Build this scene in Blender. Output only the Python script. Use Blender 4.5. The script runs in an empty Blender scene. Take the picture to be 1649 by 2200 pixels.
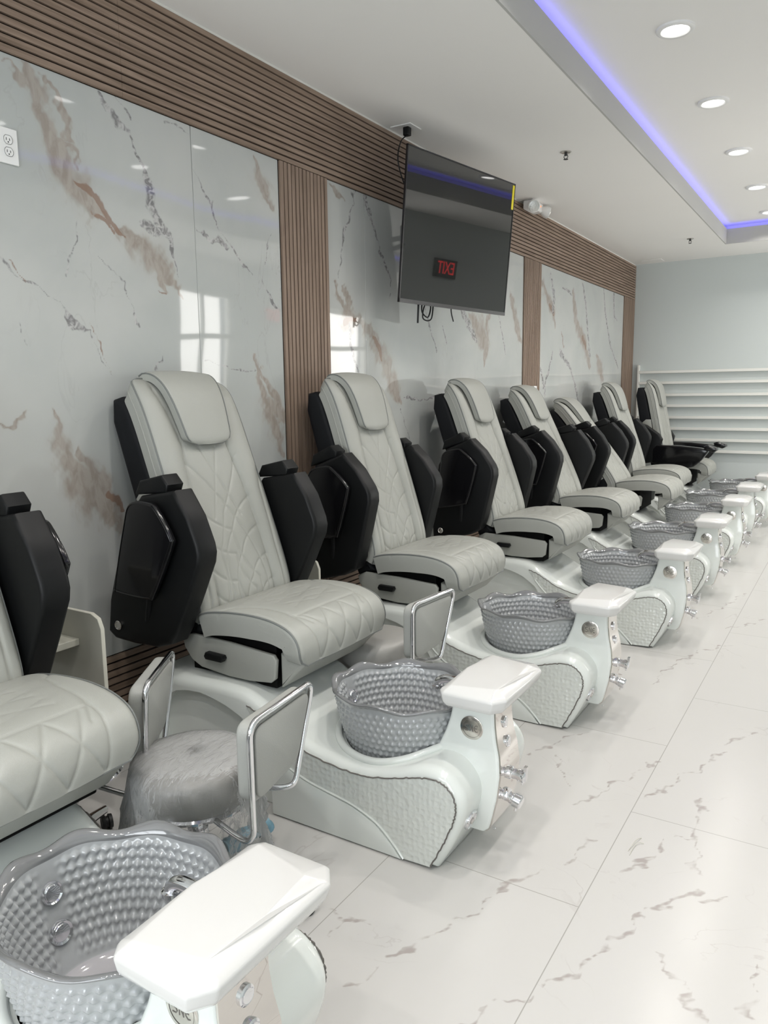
import bpy, bmesh, math, random
import numpy as np
from mathutils import Vector, Matrix

# ------------------------------------------------------------------ camera, light, exposure
scene = bpy.context.scene
COL = scene.collection
scene.view_settings.view_transform = 'Standard'
scene.view_settings.look = 'None'
scene.view_settings.gamma = 1.0
scene.view_settings.use_curve_mapping = False
scene.view_settings.exposure = -1.33

CAM = Vector((2.47, 0.0, 1.51))
def set_camera():
    yaw, pitch, roll = map(math.radians, (31.938, 8.713, -0.667))
    F = Vector((-math.sin(yaw)*math.cos(pitch), math.cos(yaw)*math.cos(pitch), -math.sin(pitch)))
    r0 = Vector((math.cos(yaw), math.sin(yaw), 0)); u0 = r0.cross(F)
    r = r0*math.cos(roll) + u0*math.sin(roll); u = u0*math.cos(roll) - r0*math.sin(roll)
    cd = bpy.data.cameras.new('camera'); cd.sensor_fit = 'VERTICAL'; cd.sensor_height = 36.0
    cd.lens = 1633.65*36.0/2200.0; cd.clip_start = 0.05; cd.clip_end = 60
    o = bpy.data.objects.new('camera', cd); COL.objects.link(o)
    m = Matrix.Identity(4)
    for i in range(3):
        m[i][0] = r[i]; m[i][1] = u[i]; m[i][2] = -F[i]; m[i][3] = CAM[i]
    o.matrix_world = m
    scene.camera = o
set_camera()

w = bpy.data.worlds.new('daylight'); scene.world = w; w.use_nodes = True
w.node_tree.nodes['Background'].inputs[0].default_value = (0.80, 0.90, 1.0, 1)
w.node_tree.nodes['Background'].inputs[1].default_value = 2.0
scene.cycles.max_bounces = 8
scene.cycles.diffuse_bounces = 4
scene.cycles.glossy_bounces = 4
scene.cycles.transmission_bounces = 6
scene.cycles.sample_clamp_indirect = 4.0
scene.cycles.caustics_reflective = False
scene.cycles.caustics_refractive = False
try:
    scene.cycles.use_denoising = True
    scene.cycles.denoiser = 'OPENIMAGEDENOISE'
except Exception:
    pass

# room numbers (metres)
WX = -0.13          # wall behind the chairs
RX = 3.90           # wall opposite
FY = -3.2           # front of the shop, behind the camera
BY = 10.34          # far wall
CZ = 3.131          # lower ceiling
UZ = 3.345          # raised ceiling inside the cove
CX0, CX1, CY0, CY1 = 1.07, 2.72, -2.2, 9.50   # cove opening
DOWNLIGHT_W = 18.5
WINDOW_W = 350.0
EXIT_Y, EXIT_Z = 7.87, 2.545

def area(name, loc, rot, sx, sy, power, color, shape='RECTANGLE', spread=180):
    ld = bpy.data.lights.new(name, 'AREA'); ld.shape = shape; ld.size = sx
    if shape in ('RECTANGLE', 'ELLIPSE'): ld.size_y = sy
    ld.energy = power; ld.color = color; ld.spread = math.radians(spread)
    o = bpy.data.objects.new(name, ld); COL.objects.link(o); o.location = loc; o.rotation_euler = rot
    return o
# daylight falling through the shop front behind the camera and the two windows in the right wall
area('daylight_front', (1.9, FY-0.12, 1.45), (math.radians(103), 0, 0), 3.2, 2.4, WINDOW_W, (0.93, 0.97, 1.0))
for yy in (6.70, 9.67):
    area('daylight_window', (RX+0.16, yy, 1.75), (math.radians(90), 0, math.radians(90)), 0.92, 1.95, 110.0, (1.0, 0.97, 0.92))

# ------------------------------------------------------------------ materials
def new_mat(name):
    m = bpy.data.materials.new(name); m.use_nodes = True
    return m, m.node_tree.nodes, m.node_tree.links, m.node_tree.nodes['Principled BSDF']
def srgb(r, g, b):
    f = lambda c: (c/255/12.92) if c/255 <= .04045 else ((c/255+.055)/1.055)**2.4
    return (f(r), f(g), f(b), 1)
def mat(name, col, rough=.5, metal=0., spec=.5, coat=0., trans=0., noise=0., nscale=30., bump=0., bscale=200., emis=None, estr=0., alpha=1.):
    m, n, l, b = new_mat(name)
    b.inputs['Base Color'].default_value = col
    b.inputs['Roughness'].default_value = rough
    b.inputs['Metallic'].default_value = metal
    b.inputs['Specular IOR Level'].default_value = spec
    b.inputs['Coat Weight'].default_value = coat
    b.inputs['Coat Roughness'].default_value = .04
    b.inputs['Transmission Weight'].default_value = trans
    b.inputs['Alpha'].default_value = alpha
    tc = n.new('ShaderNodeTexCoord')
    if noise > 0:
        t = n.new('ShaderNodeTexNoise'); t.inputs['Scale'].default_value = nscale; t.inputs['Detail'].default_value = 4
        l.new(tc.outputs['Object'], t.inputs['Vector'])
        mx = n.new('ShaderNodeMix'); mx.data_type = 'RGBA'
        mx.inputs['A'].default_value = tuple(c*(1-noise) for c in col[:3])+(1,)
        mx.inputs['B'].default_value = tuple(min(1, c*(1+noise)) for c in col[:3])+(1,)
        l.new(t.outputs['Fac'], mx.inputs['Factor']); l.new(mx.outputs['Result'], b.inputs['Base Color'])
    if bump > 0:
        t = n.new('ShaderNodeTexNoise'); t.inputs['Scale'].default_value = bscale; t.inputs['Detail'].default_value = 3
        l.new(tc.outputs['Object'], t.inputs['Vector'])
        bp = n.new('ShaderNodeBump'); bp.inputs['Strength'].default_value = bump; bp.inputs['Distance'].default_value = .002
        l.new(t.outputs['Fac'], bp.inputs['Height']); l.new(bp.outputs['Normal'], b.inputs['Normal'])
    if emis:
        b.inputs['Emission Color'].default_value = emis; b.inputs['Emission Strength'].default_value = estr
    return m

M = {}
M['leather'] = mat('grey_leather', (.35, .357, .33, 1), .42, spec=.4, noise=.03, nscale=6, bump=.25, bscale=420)
M['piping'] = mat('dark_piping', (.16, .17, .165, 1), .5)
M['black'] = mat('black_plastic', (.006, .0065, .007, 1), .42, spec=.22, noise=.1, nscale=20)
M['black_cloth'] = mat('black_vinyl', (.008, .009, .011, 1), .6, spec=.2, bump=.2, bscale=300)
M['black_gloss'] = mat('black_gloss', (.006, .006, .007, 1), .12, spec=.45)
M['void'] = mat('black_mechanism', (.006, .006, .006, 1), .7, spec=.1)
M['gel'] = mat('white_gelcoat', (.74, .775, .75, 1), .13, spec=.5, coat=.5, noise=.01, nscale=3)
M['gel_white'] = mat('white_gelcoat_pad', (.64, .64, .63, 1), .16, spec=.5, coat=.3, noise=.01, nscale=3)
M['chrome'] = mat('chrome', (.80, .80, .82, 1), .07, metal=1.)
M['satin'] = mat('satin_steel', (.62, .60, .57, 1), .2, metal=1.)
M['mirror'] = mat('mirror_steel', (.72, .69, .66, 1), .03, metal=1.)
M['badge_metal'] = mat('brushed_badge_steel', (.66, .63, .59, 1), .16, metal=1.)
M['engrave'] = mat('engraved_line', (.14, .13, .12, 1), .5)
M['rubber'] = mat('black_rubber', (.012, .012, .013, 1), .55)
M['seat_grey'] = mat('grey_vinyl', (.30, .295, .28, 1), .4, bump=.2, bscale=300)
M['pad_grey'] = mat('grey_vinyl_light', (.36, .365, .345, 1), .4, bump=.2, bscale=300)
M['board'] = mat('cream_board', (.56, .55, .48, 1), .5, noise=.03)
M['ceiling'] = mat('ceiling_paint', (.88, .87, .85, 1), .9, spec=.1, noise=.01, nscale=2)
M['fascia'] = mat('ceiling_paint_shaded', (.50, .50, .485, 1), .9, spec=.1, noise=.01, nscale=2)  # same ceiling paint, colour darkened to put the fascia's shade in
M['paint'] = mat('pale_blue_wall_paint', (.60, .645, .64, 1), .75, spec=.2, noise=.012, nscale=1.5, bump=.1, bscale=90)
M['white_trim'] = mat('white_trim_paint', (.80, .80, .76, 1), .4, noise=.01)
M['white_plastic'] = mat('white_plastic', (.85, .85, .84, 1), .3)
M['yellow'] = mat('yellow_label', (.85, .72, .02, 1), .5)
M['bezel'] = mat('tv_bezel', (.012, .012, .013, 1), .3)
M['screen'] = mat('tv_screen', (.022, .023, .022, 1), .02, spec=.75)
M['lamp_on'] = mat('lit_diffuser', (1, 1, 1, 1), .5, emis=(1, .98, .95, 1), estr=14.)
M['led_blue'] = mat('blue_led_strip', (.3, .3, 1, 1), .5, emis=(.19, .18, 1.0, 1), estr=11.0)
M['red_lit'] = mat('red_lit_letters', (.8, .02, .02, 1), .5, emis=(1, .02, .03, 1), estr=5.)
M['indicator'] = mat('indicator_lamp', (.9, .3, .1, 1), .5, emis=(1, .25, .1, 1), estr=3.)
M['lens'] = mat('lamp_lens', (.62, .62, .60, 1), .12, metal=.6, spec=.8, bump=1.0, bscale=110)
M['grout_dark'] = mat('dark_gap', (.05, .05, .05, 1), .8)

def glass_like(name, col, rough, tw, alpha):
    m, n, l, b = new_mat(name)
    tr = n.new('ShaderNodeBsdfTransparent'); tr.inputs[0].default_value = (.97, .97, .97, 1)
    b.inputs['Base Color'].default_value = col; b.inputs['Roughness'].default_value = rough
    b.inputs['Specular IOR Level'].default_value = .8
    fr = n.new('ShaderNodeFresnel'); fr.inputs['IOR'].default_value = 1.5
    tc = n.new('ShaderNodeTexCoord'); t = n.new('ShaderNodeTexNoise'); t.inputs['Scale'].default_value = 13; t.inputs['Detail'].default_value = 3
    t.inputs['Distortion'].default_value = 1.4
    mp = n.new('ShaderNodeMapping'); mp.inputs['Scale'].default_value = (3.0, 1.0, 1.0)
    l.new(tc.outputs['Object'], mp.inputs['Vector']); l.new(mp.outputs['Vector'], t.inputs['Vector'])
    bp = n.new('ShaderNodeBump'); bp.inputs['Strength'].default_value = .6; bp.inputs['Distance'].default_value = .014
    l.new(t.outputs['Fac'], bp.inputs['Height']); l.new(bp.outputs['Normal'], b.inputs['Normal']); l.new(bp.outputs['Normal'], fr.inputs['Normal'])
    ad = n.new('ShaderNodeMath'); ad.operation = 'ADD'; ad.operation = 'MULTIPLY_ADD'; ad.inputs[1].default_value = .65; ad.inputs[2].default_value = alpha; l.new(fr.outputs[0], ad.inputs[0])
    mx = n.new('ShaderNodeMixShader'); l.new(ad.outputs[0], mx.inputs[0]); l.new(tr.outputs[0], mx.inputs[1]); l.new(b.outputs[0], mx.inputs[2])
    l.new(mx.outputs[0], n['Material Output'].inputs['Surface'])
    return m
M['film'] = glass_like('clear_plastic_film', (.55, .56, .56, 1), .13, .1, .04)
M['bootie'] = mat('blue_plastic_cover', (.16, .30, .38, 1), .35, bump=.8, bscale=60)

# wood slats: grain runs along the slat
def wood(name, axis):
    m, n, l, b = new_mat(name)
    tc = n.new('ShaderNodeTexCoord'); mp = n.new('ShaderNodeMapping')
    mp.inputs['Scale'].default_value = (60, 2.5, 60) if axis == 'y' else (60, 60, 2.5)
    t = n.new('ShaderNodeTexNoise'); t.inputs['Scale'].default_value = 1.0; t.inputs['Detail'].default_value = 6; t.inputs['Distortion'].default_value = .6
    r = n.new('ShaderNodeValToRGB')
    r.color_ramp.elements[0].position = .30; r.color_ramp.elements[0].color = (.19, .135, .10, 1)
    r.color_ramp.elements[1].position = .72; r.color_ramp.elements[1].color = (.33, .245, .19, 1)
    l.new(tc.outputs['Object'], mp.inputs['Vector']); l.new(mp.outputs['Vector'], t.inputs['Vector'])
    l.new(t.outputs['Fac'], r.inputs['Fac']); l.new(r.outputs['Color'], b.inputs['Base Color'])
    b.inputs['Roughness'].default_value = .55; b.inputs['Specular IOR Level'].default_value = .3
    return m
M['wood_h'] = wood('walnut_slats_level', 'y')
M['wood_v'] = wood('walnut_slats_upright', 'z')
M['wood_gap'] = mat('black_felt_backing', (.012, .010, .009, 1), .9, spec=.1)

# polished marble sheets: the vein field is carried by the mesh, the fine edge by noise
def marble_wall():
    m, n, l, b = new_mat('polished_marble')
    at = n.new('ShaderNodeAttribute'); at.attribute_name = 'vein'
    sep = n.new('ShaderNodeSeparateColor'); l.new(at.outputs['Color'], sep.inputs['Color'])
    tc = n.new('ShaderNodeTexCoord')
    def noise(scale, det=6, dist=0., stretch=(1, 1, 1)):
        mp = n.new('ShaderNodeMapping'); mp.inputs['Scale'].default_value = stretch
        mp.inputs['Rotation'].default_value = (math.radians(28), 0, 0)
        t = n.new('ShaderNodeTexNoise'); t.inputs['Scale'].default_value = scale; t.inputs['Detail'].default_value = det
        t.inputs['Distortion'].default_value = dist
        l.new(tc.outputs['Object'], mp.inputs['Vector']); l.new(mp.outputs['Vector'], t.inputs['Vector'])
        return t.outputs['Fac']
    def math_(op, a, b_):
        x = n.new('ShaderNodeMath'); x.operation = op
        for i, v in enumerate((a, b_)):
            if isinstance(v, (int, float)): x.inputs[i].default_value = v
            else: l.new(v, x.inputs[i])
        return x.outputs[0]
    def ramp(v, p0, p1):
        x = n.new('ShaderNodeMapRange'); x.interpolation_type = 'SMOOTHSTEP'
        x.inputs['From Min'].default_value = p0; x.inputs['From Max'].default_value = p1
        l.new(v, x.inputs['Value']); return x.outputs['Result']
    fine = noise(22, 8, .6, (1, 1.6, .7)); mid = noise(7, 6, .8, (1, 1.8, .6)); big = noise(1.6, 4, .5)
    def mixc(f, a, c):
        x = n.new('ShaderNodeMix'); x.data_type = 'RGBA'
        l.new(f, x.inputs['Factor'])
        for k, v in (('A', a), ('B', c)):
            if isinstance(v, tuple): x.inputs[k].default_value = v
            else: l.new(v, x.inputs[k])
        return x.outputs['Result']
    n1 = math_('MULTIPLY', math_('SUBTRACT', fine, .5), 1.5); n2 = math_('MULTIPLY', math_('SUBTRACT', mid, .5), 2.0)
    base = mixc(ramp(big, .3, .7), (.45, .47, .46, 1), (.52, .53, .515, 1))
    # faint random veins everywhere
    wisp = math_('ABSOLUTE', math_('SUBTRACT', noise(2.3, 5, 1.4, (1, 1.7, .7)), .5), 0)
    wf = math_('MULTIPLY', math_('SUBTRACT', 1.0, ramp(wisp, 0.0, .012)), math_('MULTIPLY', ramp(noise(1.9, 3), .48, .7), .28))
    base = mixc(wf, base, (.33, .31, .31, 1))
    br = math_('ADD', sep.outputs['Red'], math_('ADD', n1, n2))
    fb = math_('MULTIPLY', ramp(br, -.65, .45), .85)
    brown = mixc(ramp(fine, .35, .65), (.27, .225, .185, 1), (.39, .35, .31, 1))
    base = mixc(fb, base, brown)
    halo = math_('MULTIPLY', ramp(math_('ADD', sep.outputs['Red'], n2), -1.8, .4), .22)
    base = mixc(halo, base, (.42, .38, .35, 1))
    rr = math_('ADD', sep.outputs['Blue'], math_('ADD', n1, math_('MULTIPLY', n2, .5)))
    base = mixc(math_('MULTIPLY', ramp(rr, -.25, .3), .80), base, (.26, .165, .12, 1))
    gr = math_('ADD', sep.outputs['Green'], math_('MULTIPLY', math_('ADD', n1, n2), .55))
    gcol = mixc(ramp(noise(34, 5, 1.2), .36, .66), (.15, .145, .15, 1), (.52, .51, .51, 1))
    base = mixc(math_('MULTIPLY', ramp(gr, -.30, .35), .80), base, gcol)
    l.new(base, b.inputs['Base Color'])
    b.inputs['Roughness'].default_value = .035; b.inputs['Specular IOR Level'].default_value = .62
    bw = n.new('ShaderNodeTexNoise'); bw.inputs['Scale'].default_value = 1.3; bw.inputs['Detail'].default_value = 1
    l.new(tc.outputs['Object'], bw.inputs['Vector'])
    bp = n.new('ShaderNodeBump'); bp.inputs['Strength'].default_value = .35; bp.inputs['Distance'].default_value = .02
    l.new(bw.outputs['Fac'], bp.inputs['Height']); l.new(bp.outputs['Normal'], b.inputs['Normal'])
    return m
M['marble'] = marble_wall()

def floor_mat():
    m, n, l, b = new_mat('marble_floor_tile')
    at = n.new('ShaderNodeAttribute'); at.attribute_name = 'vein'
    sep = n.new('ShaderNodeSeparateColor'); l.new(at.outputs['Color'], sep.inputs['Color'])
    tc = n.new('ShaderNodeTexCoord'); sx = n.new('ShaderNodeSeparateXYZ'); l.new(tc.outputs['Object'], sx.inputs[0])
    def math_(op, a, b_=0, c_=0):
        x = n.new('ShaderNodeMath'); x.operation = op
        for i, v in enumerate((a, b_, c_)):
            if isinstance(v, (int, float)): x.inputs[i].default_value = v
            else: l.new(v, x.inputs[i])
        return x.outputs[0]
    def ramp(v, p0, p1):
        x = n.new('ShaderNodeMapRange'); x.interpolation_type = 'SMOOTHSTEP'
        x.inputs['From Min'].default_value = p0; x.inputs['From Max'].default_value = p1
        l.new(v, x.inputs['Value']); return x.outputs['Result']
    def noise(scale, det=5, dist=0., st=(1, 1, 1)):
        mp = n.new('ShaderNodeMapping'); mp.inputs['Scale'].default_value = st
        mp.inputs['Rotation'].default_value = (0, 0, math.radians(20))
        t = n.new('ShaderNodeTexNoise'); t.inputs['Scale'].default_value = scale; t.inputs['Detail'].default_value = det; t.inputs['Distortion'].default_value = dist
        l.new(tc.outputs['Object'], mp.inputs['Vector']); l.new(mp.outputs['Vector'], t.inputs['Vector'])
        return t.outputs['Fac']
    # running-bond 61 x 122 cm tiles, grout at x = 1.862 + k * 0.617
    tx = math_('DIVIDE', math_('SUBTRACT', sx.outputs['X'], 1.862-0.617*20), .617)
    col = math_('FLOOR', tx); fx = math_('SUBTRACT', tx, col)
    dx = math_('MULTIPLY', math_('SUBTRACT', .5, math_('ABSOLUTE', math_('SUBTRACT', fx, .5))), .617)
    odd = math_('MODULO', col, 2)
    ty = math_('DIVIDE', math_('ADD', math_('SUBTRACT', sx.outputs['Y'], 2.653-1.22*20), math_('MULTIPLY', odd, .61)), 1.22)
    fy = math_('FRACT', ty)
    dy = math_('MULTIPLY', math_('SUBTRACT', .5, math_('ABSOLUTE', math_('SUBTRACT', fy, .5))), 1.22)
    d = math_('MINIMUM', dx, dy)
    g = math_('SUBTRACT', 1.0, ramp(d, .0011, .0019))
    base = n.new('ShaderNodeMix'); base.data_type = 'RGBA'
    base.inputs['A'].default_value = (.555, .545, .53, 1); base.inputs['B'].default_value = (.595, .585, .57, 1)
    l.new(noise(1.5), base.inputs['Factor'])
    wig = math_('SUBTRACT', noise(16, 6, .4), .5)
    v = math_('ADD', sep.outputs['Red'], math_('MULTIPLY', wig, 1.3))
    vf = math_('MULTIPLY', ramp(v, -.75, .35), .70)
    vf = math_('MULTIPLY', vf, ramp(noise(9, 3), .25, .5))
    mv = n.new('ShaderNodeMix'); mv.data_type = 'RGBA'; l.new(vf, mv.inputs['Factor']); l.new(base.outputs['Result'], mv.inputs['A'])
    mv.inputs['B'].default_value = (.30, .255, .24, 1)
    wisp = math_('ABSOLUTE', math_('SUBTRACT', noise(2.1, 6, 1.3, (1.0, 1.0, 1)), .5))
    wf = math_('MULTIPLY', math_('SUBTRACT', 1.0, ramp(wisp, 0., .009)), math_('MULTIPLY', ramp(noise(2.7, 3), .52, .68), .38))
    mw = n.new('ShaderNodeMix'); mw.data_type = 'RGBA'; l.new(wf, mw.inputs['Factor']); l.new(mv.outputs['Result'], mw.inputs['A'])
    mw.inputs['B'].default_value = (.38, .34, .33, 1)
    mg = n.new('ShaderNodeMix'); mg.data_type = 'RGBA'; l.new(g, mg.inputs['Factor']); l.new(mw.outputs['Result'], mg.inputs['A'])
    mg.inputs['B'].default_value = (.36, .35, .33, 1)
    l.new(mg.outputs['Result'], b.inputs['Base Color'])
    b.inputs['Roughness'].default_value = .22; b.inputs['Specular IOR Level'].default_value = .42
    return m
M['floor'] = floor_mat()

# pearl textured insert on the sides of the tubs
def pearl():
    m, n, l, b = new_mat('pearl_textured_panel')
    tc = n.new('ShaderNodeTexCoord')
    v = n.new('ShaderNodeTexVoronoi'); v.feature = 'SMOOTH_F1'; v.inputs['Scale'].default_value = 52; v.inputs['Randomness'].default_value = .45; v.inputs['Smoothness'].default_value = .6
    t = n.new('ShaderNodeTexNoise'); t.inputs['Scale'].default_value = 90; t.inputs['Detail'].default_value = 3
    l.new(tc.outputs['Object'], v.inputs['Vector']); l.new(tc.outputs['Object'], t.inputs['Vector'])
    a = n.new('ShaderNodeMath'); a.operation = 'MULTIPLY_ADD'; l.new(t.outputs['Fac'], a.inputs[0]); a.inputs[1].default_value = .25; l.new(v.outputs['Distance'], a.inputs[2])
    bp = n.new('ShaderNodeBump'); bp.inputs['Strength'].default_value = .8; bp.inputs['Distance'].default_value = .009
    l.new(a.outputs[0], bp.inputs['Height']); l.new(bp.outputs['Normal'], b.inputs['Normal'])
    b.inputs['Base Color'].default_value = (.70, .73, .70, 1); b.inputs['Roughness'].default_value = .2; b.inputs['Metallic'].default_value = .15
    b.inputs['Coat Weight'].default_value = .6; b.inputs['Coat Roughness'].default_value = .05
    return m
M['pearl'] = pearl()
def bowlmat():
    m, n, l, b = new_mat('smoked_resin_bowl')
    b.inputs['Base Color'].default_value = (.36, .375, .385, 1); b.inputs['Roughness'].default_value = .12
    b.inputs['Specular IOR Level'].default_value = .7; b.inputs['Coat Weight'].default_value = .6
    b.inputs['Subsurface Weight'].default_value = .0
    b.inputs['Transmission Weight'].default_value = 0.0
    return m
M['bowl'] = bowlmat()
M['bowl_rim'] = mat('smoked_resin_rim', (.17, .175, .18, 1), .06, spec=.9, coat=.8)
M['bowl_floor'] = mat('smoked_resin_floor', (.42, .41, .43, 1), .08, spec=.7, coat=.6)

# ------------------------------------------------------------------ helpers
def link(name, me, m=None, parent=None, loc=(0, 0, 0), rot=(0, 0, 0), smooth=None):
    me.name = name
    o = bpy.data.objects.new(name, me); COL.objects.link(o)
    if m is not None:
        for x in (m if isinstance(m, (list, tuple)) else [m]): me.materials.append(x)
    if parent is not None: o.parent = parent
    o.location = loc; o.rotation_euler = rot
    if smooth is not None:
        for p in me.polygons: p.use_smooth = True
        if smooth < 180: me.set_sharp_from_angle(angle=math.radians(smooth))
    return o
def mesh(verts, faces):
    me = bpy.data.meshes.new('m'); me.from_pydata([tuple(map(float, v)) for v in verts], [], faces); me.update()
    return me
def npmesh(V, Fq):
    V = np.asarray(V, dtype=np.float32); Fq = np.asarray(Fq, dtype=np.int32)
    me = bpy.data.meshes.new('m'); k = Fq.shape[1]
    me.vertices.add(len(V)); me.vertices.foreach_set('co', V.ravel())
    me.loops.add(Fq.size); me.loops.foreach_set('vertex_index', Fq.ravel())
    me.polygons.add(len(Fq)); me.polygons.foreach_set('loop_start', np.arange(0, Fq.size, k, dtype=np.int32))
    me.polygons.foreach_set('loop_total', np.full(len(Fq), k, dtype=np.int32))
    me.update(calc_edges=True); me.validate()
    return me
def merge(*parts):
    V, F, o = [], [], 0
    for v, f in parts:
        V += list(v); F += [tuple(i+o for i in q) for q in f]; o += len(v)
    return V, F
def vf_box(x0, x1, y0, y1, z0, z1):
    V = [(x, y, z) for x in (x0, x1) for y in (y0, y1) for z in (z0, z1)]
    F = [(0, 1, 3, 2), (4, 6, 7, 5), (0, 4, 5, 1), (2, 3, 7, 6), (0, 2, 6, 4), (1, 5, 7, 3)]
    return V, F
def bevel(o, w, seg=3, ang=35):
    b = o.modifiers.new('bevel', 'BEVEL'); b.width = w; b.segments = seg; b.limit_method = 'ANGLE'; b.angle_limit = math.radians(ang)
    b.harden_normals = False
    for p in o.data.polygons: p.use_smooth = True
    o.data.set_sharp_from_angle(angle=math.radians(60))
    return o
def box(name, x0, x1, y0, y1, z0, z1, m, parent=None, bev=0., loc=(0, 0, 0), rot=(0, 0, 0), seg=3):
    o = link(name, mesh(*vf_box(x0, x1, y0, y1, z0, z1)), m, parent, loc, rot)
    if bev > 0: bevel(o, bev, seg)
    return o
def vf_prism(pts, a0, a1, plane='xz'):
    n = len(pts); V = []
    for a in (a0, a1):
        for p, q in pts:
            V.append((p, a, q) if plane == 'xz' else (a, p, q) if plane == 'yz' else (p, q, a))
    F = [tuple(range(n)), tuple(reversed(range(n, 2*n)))]
    for i in range(n):
        j = (i+1) % n; F.append((i, i+n, j+n, j))
    return V, F
def fix(me):
    bm = bmesh.new(); bm.from_mesh(me); bmesh.ops.recalc_face_normals(bm, faces=bm.faces); bm.to_mesh(me); bm.free(); return me
def prism(name, pts, a0, a1, m, parent=None, bev=0., plane='xz', loc=(0, 0, 0), rot=(0, 0, 0), seg=3, ang=35):
    o = link(name, fix(mesh(*vf_prism(pts, a0, a1, plane))), m, parent, loc, rot)
    if bev > 0: bevel(o, bev, seg, ang)
    return o
def vf_tube(pts, r, seg=8, closed=False, caps=True):
    P = np.array(pts, float); n = len(P)
    T = np.zeros_like(P)
    for i in range(n):
        a = P[(i-1) % n] if (closed or i > 0) else P[i]; b = P[(i+1) % n] if (closed or i < n-1) else P[i]
        T[i] = (b-a)/max(1e-9, np.linalg.norm(b-a))
    up = np.array([0, 0, 1.]) if abs(T[0][2]) < .9 else np.array([1., 0, 0])
    N = np.cross(T[0], up); N /= np.linalg.norm(N); V = []
    rs = r if hasattr(r, '__len__') else [r]*n
    for i in range(n):
        N = N - T[i]*(N@T[i]); N /= max(1e-9, np.linalg.norm(N)); B = np.cross(T[i], N)
        for k in range(seg):
            a = 2*math.pi*k/seg; V.append(tuple(P[i]+rs[i]*(math.cos(a)*N+math.sin(a)*B)))
    F = []
    for i in range(n if closed else n-1):
        j = (i+1) % n
        for k in range(seg):
            l = (k+1) % seg; F.append((i*seg+k, i*seg+l, j*seg+l, j*seg+k))
    if caps and not closed:
        F.append(tuple(reversed(range(seg)))); F.append(tuple(range((n-1)*seg, n*seg)))
    return V, F
def smooth_path(pts, n=60, closed=False):
    P = np.array(pts, float); m = len(P); out = []
    segs = m if closed else m-1
    per = max(1, n//segs)
    for i in range(segs):
        g = lambda k: P[k % m] if closed else P[min(max(k, 0), m-1)]
        p0, p1, p2, p3 = g(i-1), g(i), g(i+1), g(i+2)
        for t in np.linspace(0, 1, per, endpoint=False):
            out.append(.5*((2*p1)+(-p0+p2)*t+(2*p0-5*p1+4*p2-p3)*t*t+(-p0+3*p1-3*p2+p3)*t**3))
    if not closed: out.append(P[-1])
    return np.array(out)
def tube(name, pts, r, m, parent=None, seg=8, closed=False, sm=0, loc=(0, 0, 0), rot=(0, 0, 0)):
    if sm: pts = smooth_path(pts, sm, closed)
    return link(name, fix(mesh(*vf_tube(pts, r, seg, closed))), m, parent, loc, rot, smooth=50)
def vf_lathe(prof, n=32, axis='z', c=(0, 0, 0), caps=True):
    V, F = [], []
    for r, h in prof:
        for k in range(n):
            a = 2*math.pi*k/n; u, v = r*math.cos(a), r*math.sin(a)
            V.append((u+c[0], v+c[1], h+c[2]) if axis == 'z' else (h+c[0], u+c[1], v+c[2]) if axis == 'x' else (u+c[0], h+c[1], v+c[2]))
    for i in range(len(prof)-1):
        for k in range(n):
            l = (k+1) % n; F.append((i*n+k, i*n+l, (i+1)*n+l, (i+1)*n+k))
    if caps: F.append(tuple(range(n))); F.append(tuple(range((len(prof)-1)*n, len(prof)*n)))
    return V, F
def lathe(name, prof, m, parent=None, n=32, axis='z', loc=(0, 0, 0), rot=(0, 0, 0), sharp=35, caps=True):
    return link(name, fix(mesh(*vf_lathe(prof, n, axis, caps=caps))), m, parent, loc, rot, smooth=sharp)
def empty(name, loc, rz=0., label=None, cat=None, group=None):
    o = bpy.data.objects.new(name, None); COL.objects.link(o); o.location = loc; o.rotation_euler = (0, 0, rz); o.empty_display_size = .1
    tag(o, label, cat, group); return o
def tag(o, label=None, cat=None, group=None, kind=None):
    if label: o['label'] = label
    if cat: o['category'] = cat
    if group: o['group'] = group
    if kind: o['kind'] = kind
    return o
def children(o): return [c for c in bpy.data.objects if c.parent is o]
def copy_tree(o, parent=None):
    c = o.copy(); COL.objects.link(c); c.parent = parent
    for ch in children(o): copy_tree(ch, c)
    return c
def inset(pts, d):
    P = np.array(pts, float); n = len(P); A = np.roll(P, 1, 0); B = np.roll(P, -1, 0)
    e1 = P-A; e2 = B-P
    e1 /= np.linalg.norm(e1, axis=1)[:, None]; e2 /= np.linalg.norm(e2, axis=1)[:, None]
    area_ = .5*np.sum(P[:, 0]*B[:, 1]-B[:, 0]*P[:, 1]); s = 1 if area_ > 0 else -1
    n1 = np.stack([-e1[:, 1], e1[:, 0]], 1)*s; n2 = np.stack([-e2[:, 1], e2[:, 0]], 1)*s
    nn = n1+n2; L = np.linalg.norm(nn, axis=1); nn /= L[:, None]
    k = 1/np.maximum(.55, np.sum(nn*n1, axis=1))
    return P+nn*(d*k)[:, None]
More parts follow.
